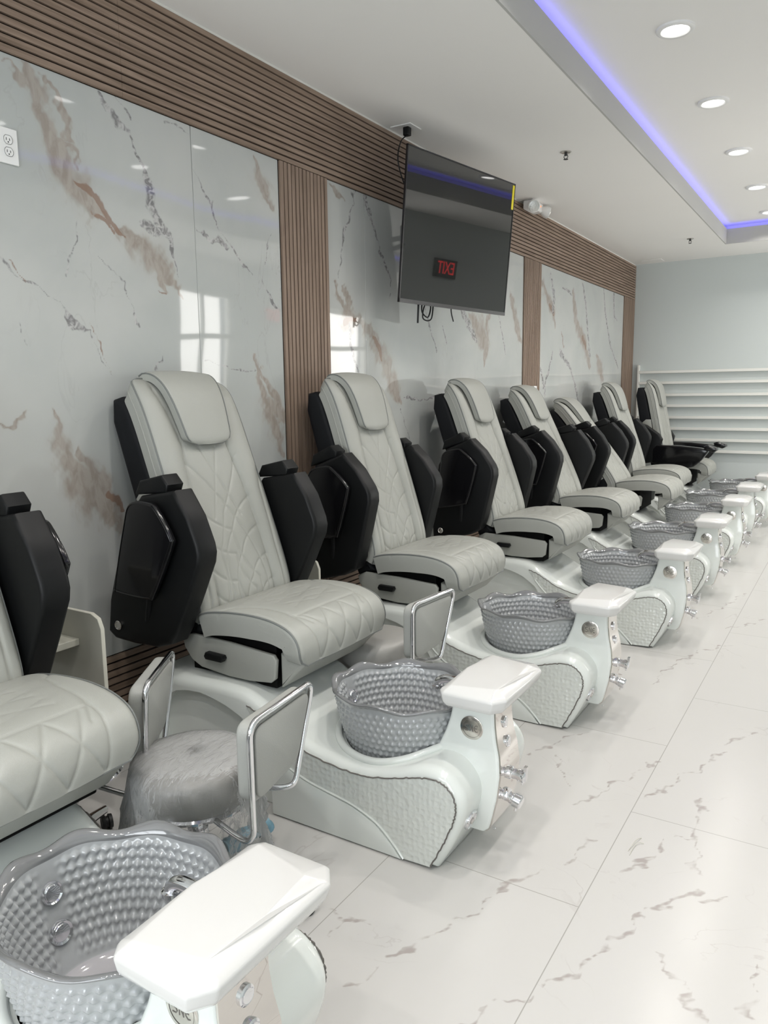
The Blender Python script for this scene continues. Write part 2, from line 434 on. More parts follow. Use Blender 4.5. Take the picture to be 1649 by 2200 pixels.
def pillow(pts, y0, y1, r, seg=5, plane='xz'):
    """solid with a round edge: silhouette pts swept from y0 to y1, edges rounded by radius r"""
    rings = []
    for i in range(seg+1):
        a = math.pi/2*i/seg; rings.append((y0+r*(1-math.sin(a)), r*(1-math.cos(a))))
    rings = rings[::1]
    rings = [(y0+r*(1-math.cos(math.pi/2*i/seg)), r*(1-math.sin(math.pi/2*i/seg))) for i in range(seg+1)]
    rings += [(y0+y1-y, d) for y, d in reversed(rings)]
    V, F, n = [], [], len(pts)
    for y, d in rings:
        for p, q in inset(pts, d): V.append((p, y, q) if plane == 'xz' else (y, p, q) if plane == 'yz' else (p, q, y))
    for i in range(len(rings)-1):
        for k in range(n):
            l = (k+1) % n; F.append((i*n+k, i*n+l, (i+1)*n+l, (i+1)*n+k))
    F.append(tuple(range(n))); F.append(tuple(reversed(range((len(rings)-1)*n, len(rings)*n))))
    return V, F
def densify(pts, step=.02):
    out = []
    for i in range(len(pts)):
        a = np.array(pts[i], float); b = np.array(pts[(i+1) % len(pts)], float); k = max(1, int(np.linalg.norm(b-a)/step))
        for j in range(k): out.append(tuple(a+(b-a)*j/k))
    return out
def boolean(me, cutters, op='DIFFERENCE'):
    o = bpy.data.objects.new('tmp', me); COL.objects.link(o); cs = []
    for c in cutters:
        co = bpy.data.objects.new('tmpc', c); COL.objects.link(co); cs.append(co)
        md = o.modifiers.new('b', 'BOOLEAN'); md.operation = op; md.object = co; md.solver = 'EXACT'
    bpy.context.view_layer.update()
    dg = bpy.context.evaluated_depsgraph_get()
    r = bpy.data.meshes.new_from_object(o.evaluated_get(dg))
    for x in cs+[o]: bpy.data.objects.remove(x)
    return r
def textmesh(s, size, depth):
    cu = bpy.data.curves.new('t', 'FONT'); cu.body = s; cu.size = size; cu.extrude = depth; cu.align_x = 'CENTER'; cu.align_y = 'CENTER'
    o = bpy.data.objects.new('t', cu); COL.objects.link(o); bpy.context.view_layer.update()
    me = bpy.data.meshes.new_from_object(o.evaluated_get(bpy.context.evaluated_depsgraph_get()))
    bpy.data.objects.remove(o); return me
def seg_dist(Y, Z, lines, amp=.7):
    """signed field: +1 at the heart of a vein, 0 at its edge, falling outside"""
    f = np.full(Y.shape, -4.0)
    A = amp
    def w2(p, q, k):
        return (np.sin(p*41+q*17+k)*.009+np.sin(p*23-q*59+2*k)*.006+np.sin(p*97+q*71+3*k)*.0035+np.sin(-p*151+q*133+5*k)*.0022+np.sin(p*263+q*239+k*7)*.0012)*A
    Y, Z = Y+w2(Y, Z, 1.3), Z+w2(Z, Y, 4.1)
    wmod = 1+.45*np.sin(Y*37+Z*29)+.25*np.sin(Y*83-Z*61)
    for l in lines:
        for a, b in zip(l[:-1], l[1:]):
            dy, dz = b[0]-a[0], b[1]-a[1]; L2 = dy*dy+dz*dz+1e-12
            t = np.clip(((Y-a[0])*dy+(Z-a[1])*dz)/L2, 0, 1)
            d = np.hypot(Y-a[0]-t*dy, Z-a[1]-t*dz)
            wd = (a[2]+(b[2]-a[2])*t)*.5 if len(a) > 2 else .003
            wd = np.maximum(wd, .0030)
            f = np.maximum(f, (wd-d)/np.maximum(wd, .008)) if len(a) > 2 else np.maximum(f, (.0030*wmod-d)/.008)
    return np.maximum(f, -4)

# vein centre lines on the wall (y, z, width) and the floor (x, y)
BROWN=[[(1.798,2.685,0.0317),(1.827,2.61,0.0608),(1.855,2.508,0.0617),(1.885,2.42,0.0775),(1.946,2.328,0.1027),(2.002,2.264,0.0898),(2.052,2.231,0.044),(2.094,2.212,0.0326)],[(1.869,2.67,0.0146),(1.913,2.588,0.0298),(1.946,2.517,0.0265),(1.954,2.47,0.0228)],[(1.898,2.456,0.0185),(1.955,2.438,0.0343),(1.981,2.386,0.0193)],[(1.7,2.659,0.0067),(1.749,2.631,0.0172),(1.801,2.625,0.0318)],[(2.158,2.17,0.0293),(2.238,2.147,0.0607),(2.321,2.107,0.1033),(2.381,2.064,0.0691),(2.443,1.999,0.0237),(2.486,1.956,0.0072)],[(2.343,2.068,0.0318),(2.377,2.005,0.0323),(2.394,1.955,0.007)],[(2.996,2.673,0.0171),(3.028,2.577,0.0578),(3.091,2.503,0.0711),(3.134,2.434,0.0301)],[(2.953,1.701,0.0232),(2.986,1.551,0.0473),(3.046,1.445,0.0911),(3.114,1.322,0.0813),(3.139,1.21,0.0381)],[(2.992,1.656,0.0118),(3.094,1.516,0.0369),(3.148,1.394,0.0441)],[(1.809,1.471,0.0187),(1.814,1.366,0.049),(1.855,1.256,0.0775),(1.901,1.178,0.1113),(1.96,1.106,0.123),(2.033,1.03,0.0851),(2.081,0.983,0.0436)],[(1.695,1.44,0.0089),(1.622,1.432,0.0138),(1.586,1.427,0.0135)],[(1.903,1.325,0.0197),(1.98,1.208,0.0533),(2.038,1.087,0.0424)],[(3.639,2.143,0.0144),(3.682,2.079,0.0438),(3.736,2.019,0.0372)],[(3.74,2.129,0.0148),(3.795,2.05,0.0378),(3.767,1.942,0.0827),(3.915,1.953,0.0708),(3.99,1.889,0.0645)],[(3.992,1.931,0.0403),(4.085,1.839,0.0914),(4.192,1.699,0.1206),(4.287,1.568,0.1157),(4.35,1.471,0.0455)],[(5.451,2.101,0.0594),(5.623,1.99,0.1739),(5.74,1.887,0.0896),(5.698,1.75,0.0191)],[(5.868,2.281,0.0196),(5.736,2.087,0.0382),(5.766,1.944,0.0515)],[(6.237,2.317,0.0568),(6.348,2.133,0.0731),(6.439,1.98,0.0599)],[(3.614,2.671,0.0141),(3.684,2.637,0.0323),(3.747,2.607,0.0147)],[(6.964,2.535,0.0661),(7.121,2.404,0.0685),(7.27,2.297,0.106),(7.345,2.153,0.027)],[(7.87,2.533,0.0396),(7.969,2.252,0.0912),(8.236,2.087,0.1281),(8.418,1.912,0.0997),(8.497,1.798,0.0338)],[(8.766,1.925,0.0471),(8.89,1.798,0.1448),(8.998,1.667,0.0739)],[(7.54,2.108,0.0187),(7.621,1.975,0.0191)]]
RED=[[(1.966,2.333,0.0096),(2.006,2.316,0.0234),(2.057,2.292,0.036),(2.089,2.238,0.0284),(2.126,2.201,0.033),(2.164,2.162,0.0168),(2.196,2.149,0.0085)],[(2.03,2.227,0.0079),(2.092,2.195,0.0122),(2.135,2.166,0.0104)],[(2.335,1.956,0.0045),(2.389,1.954,0.0093)],[(1.985,1.81,0.0059),(2.033,1.733,0.0061),(2.079,1.606,0.0042)],[(1.67,2.001,0.0034),(1.725,1.933,0.0087)],[(3.743,1.94,0.0373),(3.865,1.955,0.0194)],[(4.042,1.864,0.0164),(4.122,1.798,0.0421),(4.148,1.727,0.017)],[(2.03,1.127,0.0169),(2.073,1.083,0.0301),(2.087,1.051,0.0174)],[(7.176,2.345,0.0347),(7.284,2.281,0.0532)],[(8.203,2.1,0.0424),(8.342,2.009,0.0545)]]
GREY=[[(2.11,2.684,0.0162),(2.143,2.631,0.0287),(2.191,2.598,0.0252),(2.235,2.57,0.0214)],[(2.166,2.697,0.0083),(2.23,2.656,0.017),(2.255,2.616,0.0172)],[(2.235,2.57,0.0107),(2.265,2.506,0.0152),(2.299,2.442,0.022),(2.324,2.393,0.0445),(2.332,2.33,0.0492),(2.345,2.267,0.0451),(2.38,2.226,0.0504),(2.43,2.196,0.0374),(2.442,2.111,0.0141),(2.461,2.031,0.0071)],[(2.269,2.235,0.0219),(2.329,2.217,0.0404),(2.392,2.209,0.0276)],[(1.641,2.014,0.0033),(1.687,1.949,0.0051),(1.725,1.933,0.0087),(1.793,1.91,0.0036),(1.866,1.861,0.0037),(1.89,1.834,0.0114),(1.912,1.788,0.0288),(1.945,1.781,0.0156),(1.993,1.772,0.006),(2.038,1.66,0.0061),(2.08,1.593,0.0042)],[(2.055,2.057,0.002),(2.16,1.989,0.0042),(2.19,1.9,0.0043),(2.226,1.805,0.0022)],[(2.582,2.513,0.0049),(2.631,2.445,0.0151),(2.694,2.382,0.0206),(2.727,2.285,0.0052),(2.807,2.215,0.0081),(2.883,2.14,0.0111),(2.965,2.113,0.0057)],[(2.585,2.267,0.005),(2.675,2.226,0.0128),(2.73,2.23,0.0314),(2.796,2.203,0.0054)],[(2.445,2.663,0.0023),(2.516,2.664,0.0072),(2.569,2.645,0.0073)],[(3.016,2.095,0.0058),(3.059,2.039,0.0149),(3.089,1.989,0.0301),(3.153,1.948,0.0092)],[(2.298,1.629,0.0091),(2.353,1.67,0.0093),(2.366,1.7,0.0047)],[(2.598,1.676,0.0051),(2.788,1.64,0.0082),(2.949,1.643,0.0058)],[(1.965,2.189,0.0039),(1.94,2.066,0.0038),(1.895,1.961,0.0019)],[(1.692,1.776,0.0017),(1.712,1.708,0.0018)],[(3.099,2.327,0.003),(3.055,2.163,0.003)],[(3.839,2.676,0.0151),(3.861,2.609,0.0076),(3.77,2.464,0.0259),(3.724,2.341,0.011),(3.695,2.17,0.0073)],[(3.976,2.671,0.0393),(4.06,2.54,0.0202),(4.135,2.389,0.0124),(4.216,2.302,0.034),(4.27,2.224,0.013),(4.24,2.121,0.0086)],[(3.903,2.708,0.0077),(3.848,2.658,0.0189)],[(4.424,1.501,0.0139),(4.626,1.468,0.0147),(4.936,1.511,0.0106)],[(4.665,2.199,0.0097),(4.75,2.015,0.0199),(4.866,1.847,0.0155),(4.887,1.812,0.0208)],[(4.972,1.999,0.0158),(5.046,1.872,0.0162)],[(5.234,2.168,0.0281),(5.378,2.054,0.0701),(5.537,1.931,0.0366)],[(5.887,2.283,0.0262),(6.016,2.07,0.0204),(6.131,1.848,0.014)],[(3.8,1.918,0.0228),(3.797,1.81,0.0305),(3.833,1.731,0.0193),(3.891,1.636,0.0198)],[(7.195,2.647,0.0259),(7.301,2.422,0.0532),(7.269,2.31,0.0707)],[(8.168,2.66,0.0313),(8.301,2.448,0.0536),(8.397,2.135,0.0439),(8.484,1.93,0.0672)],[(8.939,2.696,0.0239),(9.025,2.435,0.0488),(9.28,2.079,0.0384),(9.666,1.805,0.0275)],[(9.368,2.668,0.0515),(9.421,2.414,0.0391),(9.571,2.371,0.0134)],[(7.294,1.915,0.0179),(7.176,1.712,0.0352),(7.045,1.544,0.0172)],[(6.905,1.835,0.0166),(7.068,1.579,0.0432),(7.099,1.491,0.0261)],[(7.513,1.911,0.0561),(7.841,1.772,0.03),(8.063,1.509,0.0419),(8.244,1.282,0.0436)],[(7.537,2.534,0.0093),(7.737,2.533,0.0386),(7.828,2.497,0.0098)],[(4.373,1.416,0.0092),(4.494,1.194,0.0096)],[(5.861,2.57,0.0065),(6.055,2.374,0.0136)]]
FLOORV=[[(1.451,1.43),(1.493,1.588),(1.541,1.728),(1.583,1.78),(1.602,1.884),(1.631,1.974),(1.65,2.059),(1.677,2.124),(1.722,2.174)],[(1.878,1.677),(1.91,1.729),(1.943,1.825),(1.984,1.908),(2.007,2.021),(2.035,2.089),(2.059,2.083)],[(1.748,1.481),(1.781,1.549),(1.83,1.618),(1.856,1.644)],[(1.673,2.596),(1.721,2.702),(1.764,2.845),(1.821,2.992),(1.86,3.098)],[(1.876,2.762),(1.93,2.873),(1.977,3.036),(2.037,3.161),(2.079,3.363)],[(2.063,2.885),(2.091,2.748),(2.079,2.625),(2.023,2.553)],[(2.079,2.625),(2.125,2.389)],[(2.109,1.983),(2.171,1.886),(2.232,1.793)],[(2.335,2.083),(2.335,1.994),(2.339,1.867)],[(1.921,2.254),(1.982,2.387),(2.007,2.508)],[(1.471,2.936),(1.546,2.816),(1.615,2.711)],[(1.383,2.884),(1.423,3.007),(1.467,3.123),(1.523,3.227)],[(2.074,3.401),(2.136,3.543),(2.216,3.662)],[(2.007,2.021),(2.036,2.145),(2.091,2.202),(2.152,2.302)],[(2.177,2.275),(2.232,2.298)],[(1.231,1.638),(1.307,1.625),(1.354,1.676)],[(1.176,4.094),(1.323,4.135),(1.461,4.006)],[(1.643,3.957),(1.669,4.292),(1.76,4.615),(1.906,4.844)],[(1.289,1.558),(1.313,1.664)],[(1.745,2.207),(1.787,2.367),(1.802,2.424)],[(1.834,5.177),(1.93,5.289),(2.041,5.532)],[(1.643,5.306),(1.753,5.763),(1.826,6.175)]]

# ------------------------------------------------------------------ the room
S = lambda o: tag(o, kind='structure')
# wall behind the chairs
S(box('wall_left', WX-.12, WX-.0, FY, BY, 0, CZ+.3, M['paint']))
def grid_sheet(x, y0, y1, z0, z1, step):
    ny = max(2, int((y1-y0)/step)); nz = max(2, int((z1-z0)/step))
    ys = np.linspace(y0, y1, ny+1); zs = np.linspace(z0, z1, nz+1)
    Y, Z = np.meshgrid(ys, zs, indexing='ij'); V = np.stack([np.full(Y.shape, x), Y, Z], -1).reshape(-1, 3)
    i, j = np.meshgrid(np.arange(ny), np.arange(nz), indexing='ij'); a = (i*(nz+1)+j).ravel()
    F = np.stack([a, a+nz+1, a+nz+2, a+1], 1)
    # thickness: a back rectangle joined by four sides (kept as quads)
    n0 = len(V); B = [(x-.010, y0, z0), (x-.010, y1, z0), (x-.010, y1, z1), (x-.010, y0, z1)]
    V = np.vstack([V, B]); c = [0, ny*(nz+1), ny*(nz+1)+nz, nz]
    Fs = [[c[0], c[3], n0+3, n0], [c[1], c[0], n0, n0+1], [c[2], c[1], n0+1, n0+2], [c[3], c[2], n0+2, n0+3]]
    F = np.vstack([F, Fs])
    Yf = np.append(Y.ravel(), [y0, y1, y1, y0]); Zf = np.append(Z.ravel(), [z0, z0, z1, z1])
    return V, F, Yf, Zf
MZ0, MZ1 = .45, 2.69
seams = [(-3.19, -1.10, .25), (-1.095, 1.345, .02), (1.35, 2.577, .005), (2.581, 3.173, .005), (3.592, 3.968, .006), (3.972, 6.50, .008), (6.93, 9.82, .010)]
marbles = []
for k, (a, b, st) in enumerate(seams):
    V, F, Yf, Zf = grid_sheet(WX+.012, a, b, MZ0, MZ1, st)
    me = npmesh(V, F)
    at = me.attributes.new('vein', 'FLOAT_COLOR', 'POINT')
    z = np.zeros((len(V), 4), dtype=np.float32); z[:, 3] = 1
    if b > 1.2 and st < .1:
        z[:, 0] = seg_dist(Yf, Zf, BROWN, 1.4); z[:, 1] = seg_dist(Yf, Zf, GREY); z[:, 2] = seg_dist(Yf, Zf, RED)
    else: z[:, :3] = -4
    at.data.foreach_set('color', z.ravel())
    o = link('trim_%d' % (k+1), me, M['marble']); S(o); marbles.append(o)
# walnut slat cladding
def slats(name, y0, y1, z0, z1, level, pitch=.0308, gap=.0085, breaks=()):
    V, F = vf_box(WX, WX+.010, y0, y1, z0, z1)
    back = link(name, mesh(V, F), M['wood_gap'])
    parts = []
    if level:
        n = round((z1-z0)/pitch); p = (z1-z0)/n
        ysp = [y0]+[b for b in breaks if y0 < b < y1]+[y1]
        for i in range(n):
            for u, v in zip(ysp[:-1], ysp[1:]):
                parts.append(vf_box(WX+.008, WX+.022, u+.0006, v-.0006, z0+i*p+gap*.5, z0+(i+1)*p-gap*.5))
    else:
        n = round((y1-y0)/pitch); p = (y1-y0)/n
        for i in range(n):
            parts.append(vf_box(WX+.008, WX+.022, y0+i*p+gap*.5, y0+(i+1)*p-gap*.5, z0, z1))
    o = link(name, mesh(*merge(*parts)), M['wood_h'] if level else M['wood_v'], back)
    o.name = 'slats'
    return S(back)
slats('trim_8', FY, BY, MZ1, CZ-.012, True, breaks=(-.2, 2.21, 4.65, 7.1, 9.5))
slats('trim_9', FY, BY, .10, MZ0, True, breaks=(-.2, 2.21, 4.65, 7.1, 9.5))
slats('trim_10', 3.177, 3.588, MZ0, MZ1, False)
slats('trim_11', 6.505, 6.925, MZ0, MZ1, False)
slats('trim_12', 9.825, BY-.004, MZ0, MZ1, False)
S(box('baseboard_left', WX, WX+.016, FY, BY, 0, .10, M['white_trim'], bev=.003))
S(box('trim_13', WX, WX+.012, FY, BY, CZ-.011, CZ, M['white_trim']))
# other walls
S(box('wall_back', WX-.12, RX+.2, BY, BY+.12, 0, CZ+.3, M['paint']))
S(box('baseboard_back', WX+.02, RX, BY-.014, BY, 0, .10, M['white_trim'], bev=.003))
def wall_with_holes(name, fixed0, fixed1, u0, u1, z1, holes, along):
    us = sorted({u0, u1}.union(*[{h[0], h[1]} for h in holes])); zs = sorted({0., z1}.union(*[{h[2], h[3]} for h in holes]))
    P = []
    for a, b in zip(us[:-1], us[1:]):
        for c, d in zip(zs[:-1], zs[1:]):
            if any(h[0] <= a and b <= h[1] and h[2] <= c and d <= h[3] for h in holes): continue
            P.append(vf_box(fixed0, fixed1, a, b, c, d) if along == 'y' else vf_box(a, b, fixed0, fixed1, c, d))
    me = mesh(*merge(*P)); bm = bmesh.new(); bm.from_mesh(me); bmesh.ops.remove_doubles(bm, verts=bm.verts, dist=1e-5); bm.to_mesh(me); bm.free()
    return S(link(name, me, M['paint']))
WINS = [(6.22, 7.18, .75, 2.75), (9.19, 10.15, .75, 2.75)]
wall_with_holes('wall_right', RX, RX+.12, FY, BY, CZ+.3, WINS, 'y')
FW = [(.25, 3.55, .20, 2.65)]
wall_with_holes('wall_front', FY-.12, FY, WX-.12, RX+.2, CZ+.3, FW, 'x')
def window(name, holes, plane, at, mull):
    P = []
    h = holes
    def b(u0, u1, z0, z1): return vf_box(at[0], at[1], u0, u1, z0, z1) if plane == 'y' else vf_box(u0, u1, at[0], at[1], z0, z1)
    t = .05
    P += [b(h[0], h[0]+t, h[2], h[3]), b(h[1]-t, h[1], h[2], h[3]), b(h[0], h[1], h[2], h[2]+t), b(h[0], h[1], h[3]-t, h[3])]
    for u in mull[0]: P.append(b(u-.025, u+.025, h[2], h[3]))
    for z in mull[1]: P.append(b(h[0], h[1], z-.03, z+.03))
    return S(link(name, mesh(*merge(*P)), M['white_trim']))
window('window_1', WINS[0], 'y', (RX+.02, RX+.07), ([6.70], [1.55, 2.22]))
window('window_2', WINS[1], 'y', (RX+.02, RX+.07), ([], [1.55, 2.22]))
window('window_3', FW[0], 'x', (FY-.08, FY-.03), ([1.35, 2.45], [2.05]))
# floor
def floor():
    def gx(x0, x1, y0, y1, st):
        nx = max(1, int((x1-x0)/st)); ny = max(1, int((y1-y0)/st))
        X_, Y_ = np.meshgrid(np.linspace(x0, x1, nx+1), np.linspace(y0, y1, ny+1), indexing='ij')
        V = np.stack([X_, Y_, np.zeros_like(X_)], -1).reshape(-1, 3)
        i, j = np.meshgrid(np.arange(nx), np.arange(ny), indexing='ij'); a = (i*(ny+1)+j).ravel()
        return V, np.stack([a, a+ny+1, a+ny+2, a+1], 1)
    Vs, Fs, o = [], [], 0
    for r in ((1.15, 2.75, 1.2, 6.2, .010), (WX-.12, 1.15, FY-.12, BY+.12, .5), (2.75, RX+.12, FY-.12, BY+.12, .5), (1.15, 2.75, FY-.12, 1.2, .5), (1.15, 2.75, 6.2, BY+.12, .5)):
        V, F = gx(*r); Vs.append(V); Fs.append(F+o); o += len(V)
    V = np.vstack(Vs); me = npmesh(V, np.vstack(Fs))
    z = np.full((len(V), 4), -4.0, dtype=np.float32); z[:, 0] = seg_dist(V[:, 0], V[:, 1], FLOORV, 1.35)
    me.attributes.new('vein', 'FLOAT_COLOR', 'POINT').data.foreach_set('color', z.ravel())
    S(link('floor', me, M['floor']))
floor()
# ceiling: lower ring, fascia of the cove, raised field with the blue strip in the gap
def ring(z0, z1, a, b):
    (x0, x1, y0, y1), (X0, X1, Y0, Y1) = a, b
    P = [vf_box(X0, x0, Y0, Y1, z0, z1), vf_box(x1, X1, Y0, Y1, z0, z1), vf_box(x0, x1, Y0, y0, z0, z1), vf_box(x0, x1, y1, Y1, z0, z1)]
    return merge(*P)
C_ = (CX0, CX1, CY0, CY1); OUT = (WX-.12, RX+.2, FY-.12, BY+.12)
S(link('ceiling', mesh(*ring(CZ, CZ+.02, (CX0-.006, CX1+.006, CY0-.006, CY1+.006), OUT)), M['ceiling']))
fz = 3.289
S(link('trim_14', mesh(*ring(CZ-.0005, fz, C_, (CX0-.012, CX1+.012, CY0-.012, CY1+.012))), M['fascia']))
S(box('ceiling', CX0-.16, CX1+.16, CY0-.16, CY1+.16, UZ, UZ+.02, M['ceiling']))
S(link('trim_15', mesh(*ring(CZ+.021, UZ, (CX0-.13, CX1+.13, CY0-.13, CY1+.13), (CX0-.15, CX1+.15, CY0-.15, CY1+.15))), M['ceiling']))
led = link('led_strip', mesh(*ring(fz-.022, fz-.014, (CX0-.020, CX1+.020, CY0-.020, CY1+.020), (CX0-.045, CX1+.045, CY0-.045, CY1+.045))), M['led_blue'])
tag(led, 'blue-violet light strip glowing in the gap around the raised ceiling', 'light strip')

# ------------------------------------------------------------------ ceiling fittings
def downlight(x, y):
    r = empty('downlight', (x, y, UZ-.003), 0)
    lathe('trim_ring', [(.064, .002), (.066, -.006), (.072, -.011), (.084, -.012), (.094, -.007), (.095, .003)], M['white_plastic'], r, 40, caps=False)
    lathe('diffuser', [(.066, -.001), (.066, -.0045)], M['lamp_on'], r, 40)
    return r
proto = downlight(1.53, 4.37)
dl_names = {(0, 4.374): 'round recessed downlight, nearest and largest in the raised ceiling', (0, 5.549): 'round recessed downlight, second from the camera in the visible row',
            (0, 6.745): 'round recessed downlight, middle one of the visible row of five', (0, 7.968): 'round recessed downlight, fourth of the visible row, just inside the right edge',
            (0, 9.115): 'round recessed downlight, farthest of the row, cut by the right edge of the picture'}
DL = [(1.53, y) for y in (-1.6, -.4, .8, 2.0, 3.2, 4.374, 5.549, 6.745, 7.968, 9.115)]+[(2.28, y) for y in (-1.6, -.4, .8, 2.0, 3.2, 4.374, 5.549, 6.745, 7.968, 9.115)]
for k, (x, y) in enumerate(DL):
    o = proto if k == 0 else copy_tree(proto)
    o.location = (x, y, UZ-.003)
    vis = (0, y) in dl_names and x < 2
    tag(o, dl_names[(0, y)] if vis else 'round recessed downlight in the raised ceiling outside the picture', 'ceiling light', 'recessed downlights in the raised ceiling')
    area('downlight_beam', (x, y, UZ-.016), (0, 0, 0), .11, .11, DOWNLIGHT_W, (1.0, .955, .90), 'DISK', 138)

def sprinkler(x, y, label):
    r = empty('fire_sprinkler', (x, y, CZ), 0, label, 'sprinkler', 'ceiling sprinkler heads')
    lathe('escutcheon', [(.036, .001), (.036, -.003), (.028, -.008), (.014, -.010)], M['satin'], r, 28)
    lathe('body', [(.010, -.008), (.010, -.022), (.006, -.026)], M['grout_dark'], r, 16)
    a = merge(vf_tube([(-.010, 0, -.020), (-.014, 0, -.034), (-.004, 0, -.046)], .0025, 6), vf_tube([(.010, 0, -.020), (.014, 0, -.034), (.004, 0, -.046)], .0025, 6))
    link('frame_arms', fix(mesh(*a)), M['grout_dark'], r)
    lathe('deflector', [(.003, -.044), (.016, -.047), (.016, -.049)], M['grout_dark'], r, 20)
sprinkler(.647, 5.313, 'small dark ceiling sprinkler right of the television')
sprinkler(.792, 8.947, 'small dark ceiling sprinkler near the corner of the cove')

def wall_outlet(loc, label):
    r = empty('wall_outlet', loc, 0, label, 'outlet')
    box('cover_plate', 0, .006, -.038, .038, -.060, .060, M['white_plastic'], r, bev=.003)
    for s in (-1, 1):
        pts = [(.0165*math.cos(a), .0165*math.sin(a)*1.0) for a in np.linspace(0, 2*math.pi, 24, endpoint=False)]
        pts = [(p, max(-.0145, min(.0145, q))) for p, q in pts]
        so = prism('socket', pts, .004, .0085, M['white_plastic'], r, plane='yz', loc=(0, 0, s*.020))
        link('slots', mesh(*merge(vf_box(.0084, .0092, -.0075, -.0055, -.003, .006), vf_box(.0084, .0092, .0045, .0065, -.003, .005), vf_box(.0084, .0092, -.002, .002, -.010, -.006))), M['grout_dark'], so)
        tube('socket_outline', [(.0086, p, q) for p, q in pts], .0007, M['grout_dark'], so, 5, closed=True)
wall_outlet((WX+.013, 1.700, 2.383), 'white double power outlet on the marble at the upper left')

# small white box with plug on the second slat column
r = empty('wall_socket_box', (WX+.022, 6.735, 1.545), 0, 'small white power box with plug on the narrow walnut column', 'outlet')
box('box_body', 0, .035, -.04, .03, -.05, .035, M['white_plastic'], r, bev=.004)
box('plug', .03, .06, .005, .035, -.04, -.01, M['white_plastic'], r, bev=.004)

# emergency light
r = empty('emergency_light', (.0, 6.50, CZ), 0, 'white emergency light with round head and glowing indicator by the ceiling', 'emergency light')
box('housing', -.085, .01, -.12, .12, -.075, 0, M['white_plastic'], r, bev=.012)
for dy, ry in ((-.10, -62), (.11, 40)):
    h = lathe('lamp_head', [(.020, -.02), (.036, 0), (.050, .035), (.052, .060), (.047, .064)], M['white_plastic'], r, 28, 'x', loc=(.0, dy, -.05), rot=(0, math.radians(18), math.radians(ry)))
    lathe('lamp_lens', [(.047, .058), (.044, .067), (.02, .071)], M['lens'], h, 28, 'x')
lathe('indicator', [(.006, 0), (.006, .003), (.003, .005)], M['indicator'], r, 14, 'x', loc=(.0105, .05, -.03))

# ceiling cover plate with black plug and lead above the television
r = empty('ceiling_outlet', (-.02, 4.30, CZ), 0, 'white square outlet plate in the ceiling above the television corner', 'outlet')
box('cover_plate', -.07, .07, -.07, .07, -.006, 0, M['white_plastic'], r, bev=.002)
r = empty('power_lead', (.0, 4.28, CZ-.006), 0, 'black plug and power lead running from ceiling outlet behind television', 'cable')
box('plug', -.02, .02, -.02, .02, -.05, 0, M['black'], r, bev=.006)
tube('cord', [(0, 0, -.045), (-.03, -.03, -.09), (-.045, -.035, -.2), (-.03, .03, -.34), (0, .12, -.46)], .004, M['black'], r, 6, sm=30)
# access plate on the ceiling by the far corner
tag(box('access_plate', .02, .26, 10.02, 10.22, CZ-.006, CZ, M['ceiling'], bev=.003), 'faint white access plate on the ceiling at the far corner', 'ceiling plate')

# ------------------------------------------------------------------ television
def television():
    Wt, Ht = 1.15, .86
    # local: screen faces +x, y across, z up, origin at the centre of the screen
    r = empty('television', (.26, 4.50, 2.478), math.radians(-9), 'large black wall television tilted down, with glossy screen and yellow corner label', 'television')
    t = math.radians(5.0)
    holder = dict(parent=r, rot=(0, t, 0))
    box('back_housing', -.045, -.008, -Wt/2+.07, Wt/2-.07, -Ht/2+.05, Ht/2-.06, M['bezel'], bev=.008, **holder)
    link('bezel', mesh(*merge(vf_box(-.010, .004, -Wt/2, Wt/2, -Ht/2, -Ht/2+.022), vf_box(-.010, .004, -Wt/2, Wt/2, Ht/2-.007, Ht/2), vf_box(-.010, .004, -Wt/2, -Wt/2+.007, -Ht/2, Ht/2), vf_box(-.010, .004, Wt/2-.007, Wt/2, -Ht/2, Ht/2))), M['bezel'], r, rot=(0, t, 0))
    box('screen', -.008, .001, -Wt/2+.006, Wt/2-.006, -Ht/2+.021, Ht/2-.006, M['screen'], **holder)
    # wall bracket: plate and two arms
    box('wall_plate', WX-.262+.050, WX-.262+.062, -.11, .11, -.12, .12, M['black'], r, bev=.003)
    link('bracket_arms', fix(mesh(*merge(*[vf_tube([(WX-.262+.058, s*.08, .05), (-.2, s*.12, .03), (-.05, s*.12, 0)], .016, 8) for s in (-1, 1)]))), M['black'], r)
    yl = box('energy_label', .0012, .0030, Wt/2-.030, Wt/2-.002, Ht/2-.165, Ht/2-.012, M['yellow'], **holder)
    tag(yl, 'yellow paper label')
    st = box('sticker', .0012, .0022, -.0, .026, .012, .034, M['white_plastic'], parent=r, rot=(0, t, 0), loc=(.0, .20, .24)); tag(st, 'small white sticker')
    fl = box('film_scrap', .0012, .0025, -.0, .012, .0, .022, M['white_plastic'], parent=r, rot=(0, t, 0), loc=(-.045, -Wt/2+.012, -Ht/2+.030)); tag(fl, 'torn bit of white film')
    # leads hanging under the set
    x0 = -.09
    tube('loose_lead', [(x0, -.32, -.38), (x0, -.325, -.46), (x0, -.33, -.53)], .006, M['black'], r, 6, sm=12)
    tube('loose_lead', [(x0, -.28, -.38), (x0+.01, -.30, -.46), (x0+.01, -.24, -.49), (x0, -.20, -.42), (x0, -.26, -.42), (x0+.01, -.29, -.50), (x0+.02, -.22, -.50), (x0, -.17, -.38)], .0045, M['black'], r, 6, sm=60)
    tube('loose_lead', [(x0, .02, -.38), (x0, .02, -.44), (x0+.01, .03, -.50)], .004, M['black'], r, 6, sm=12)
television()

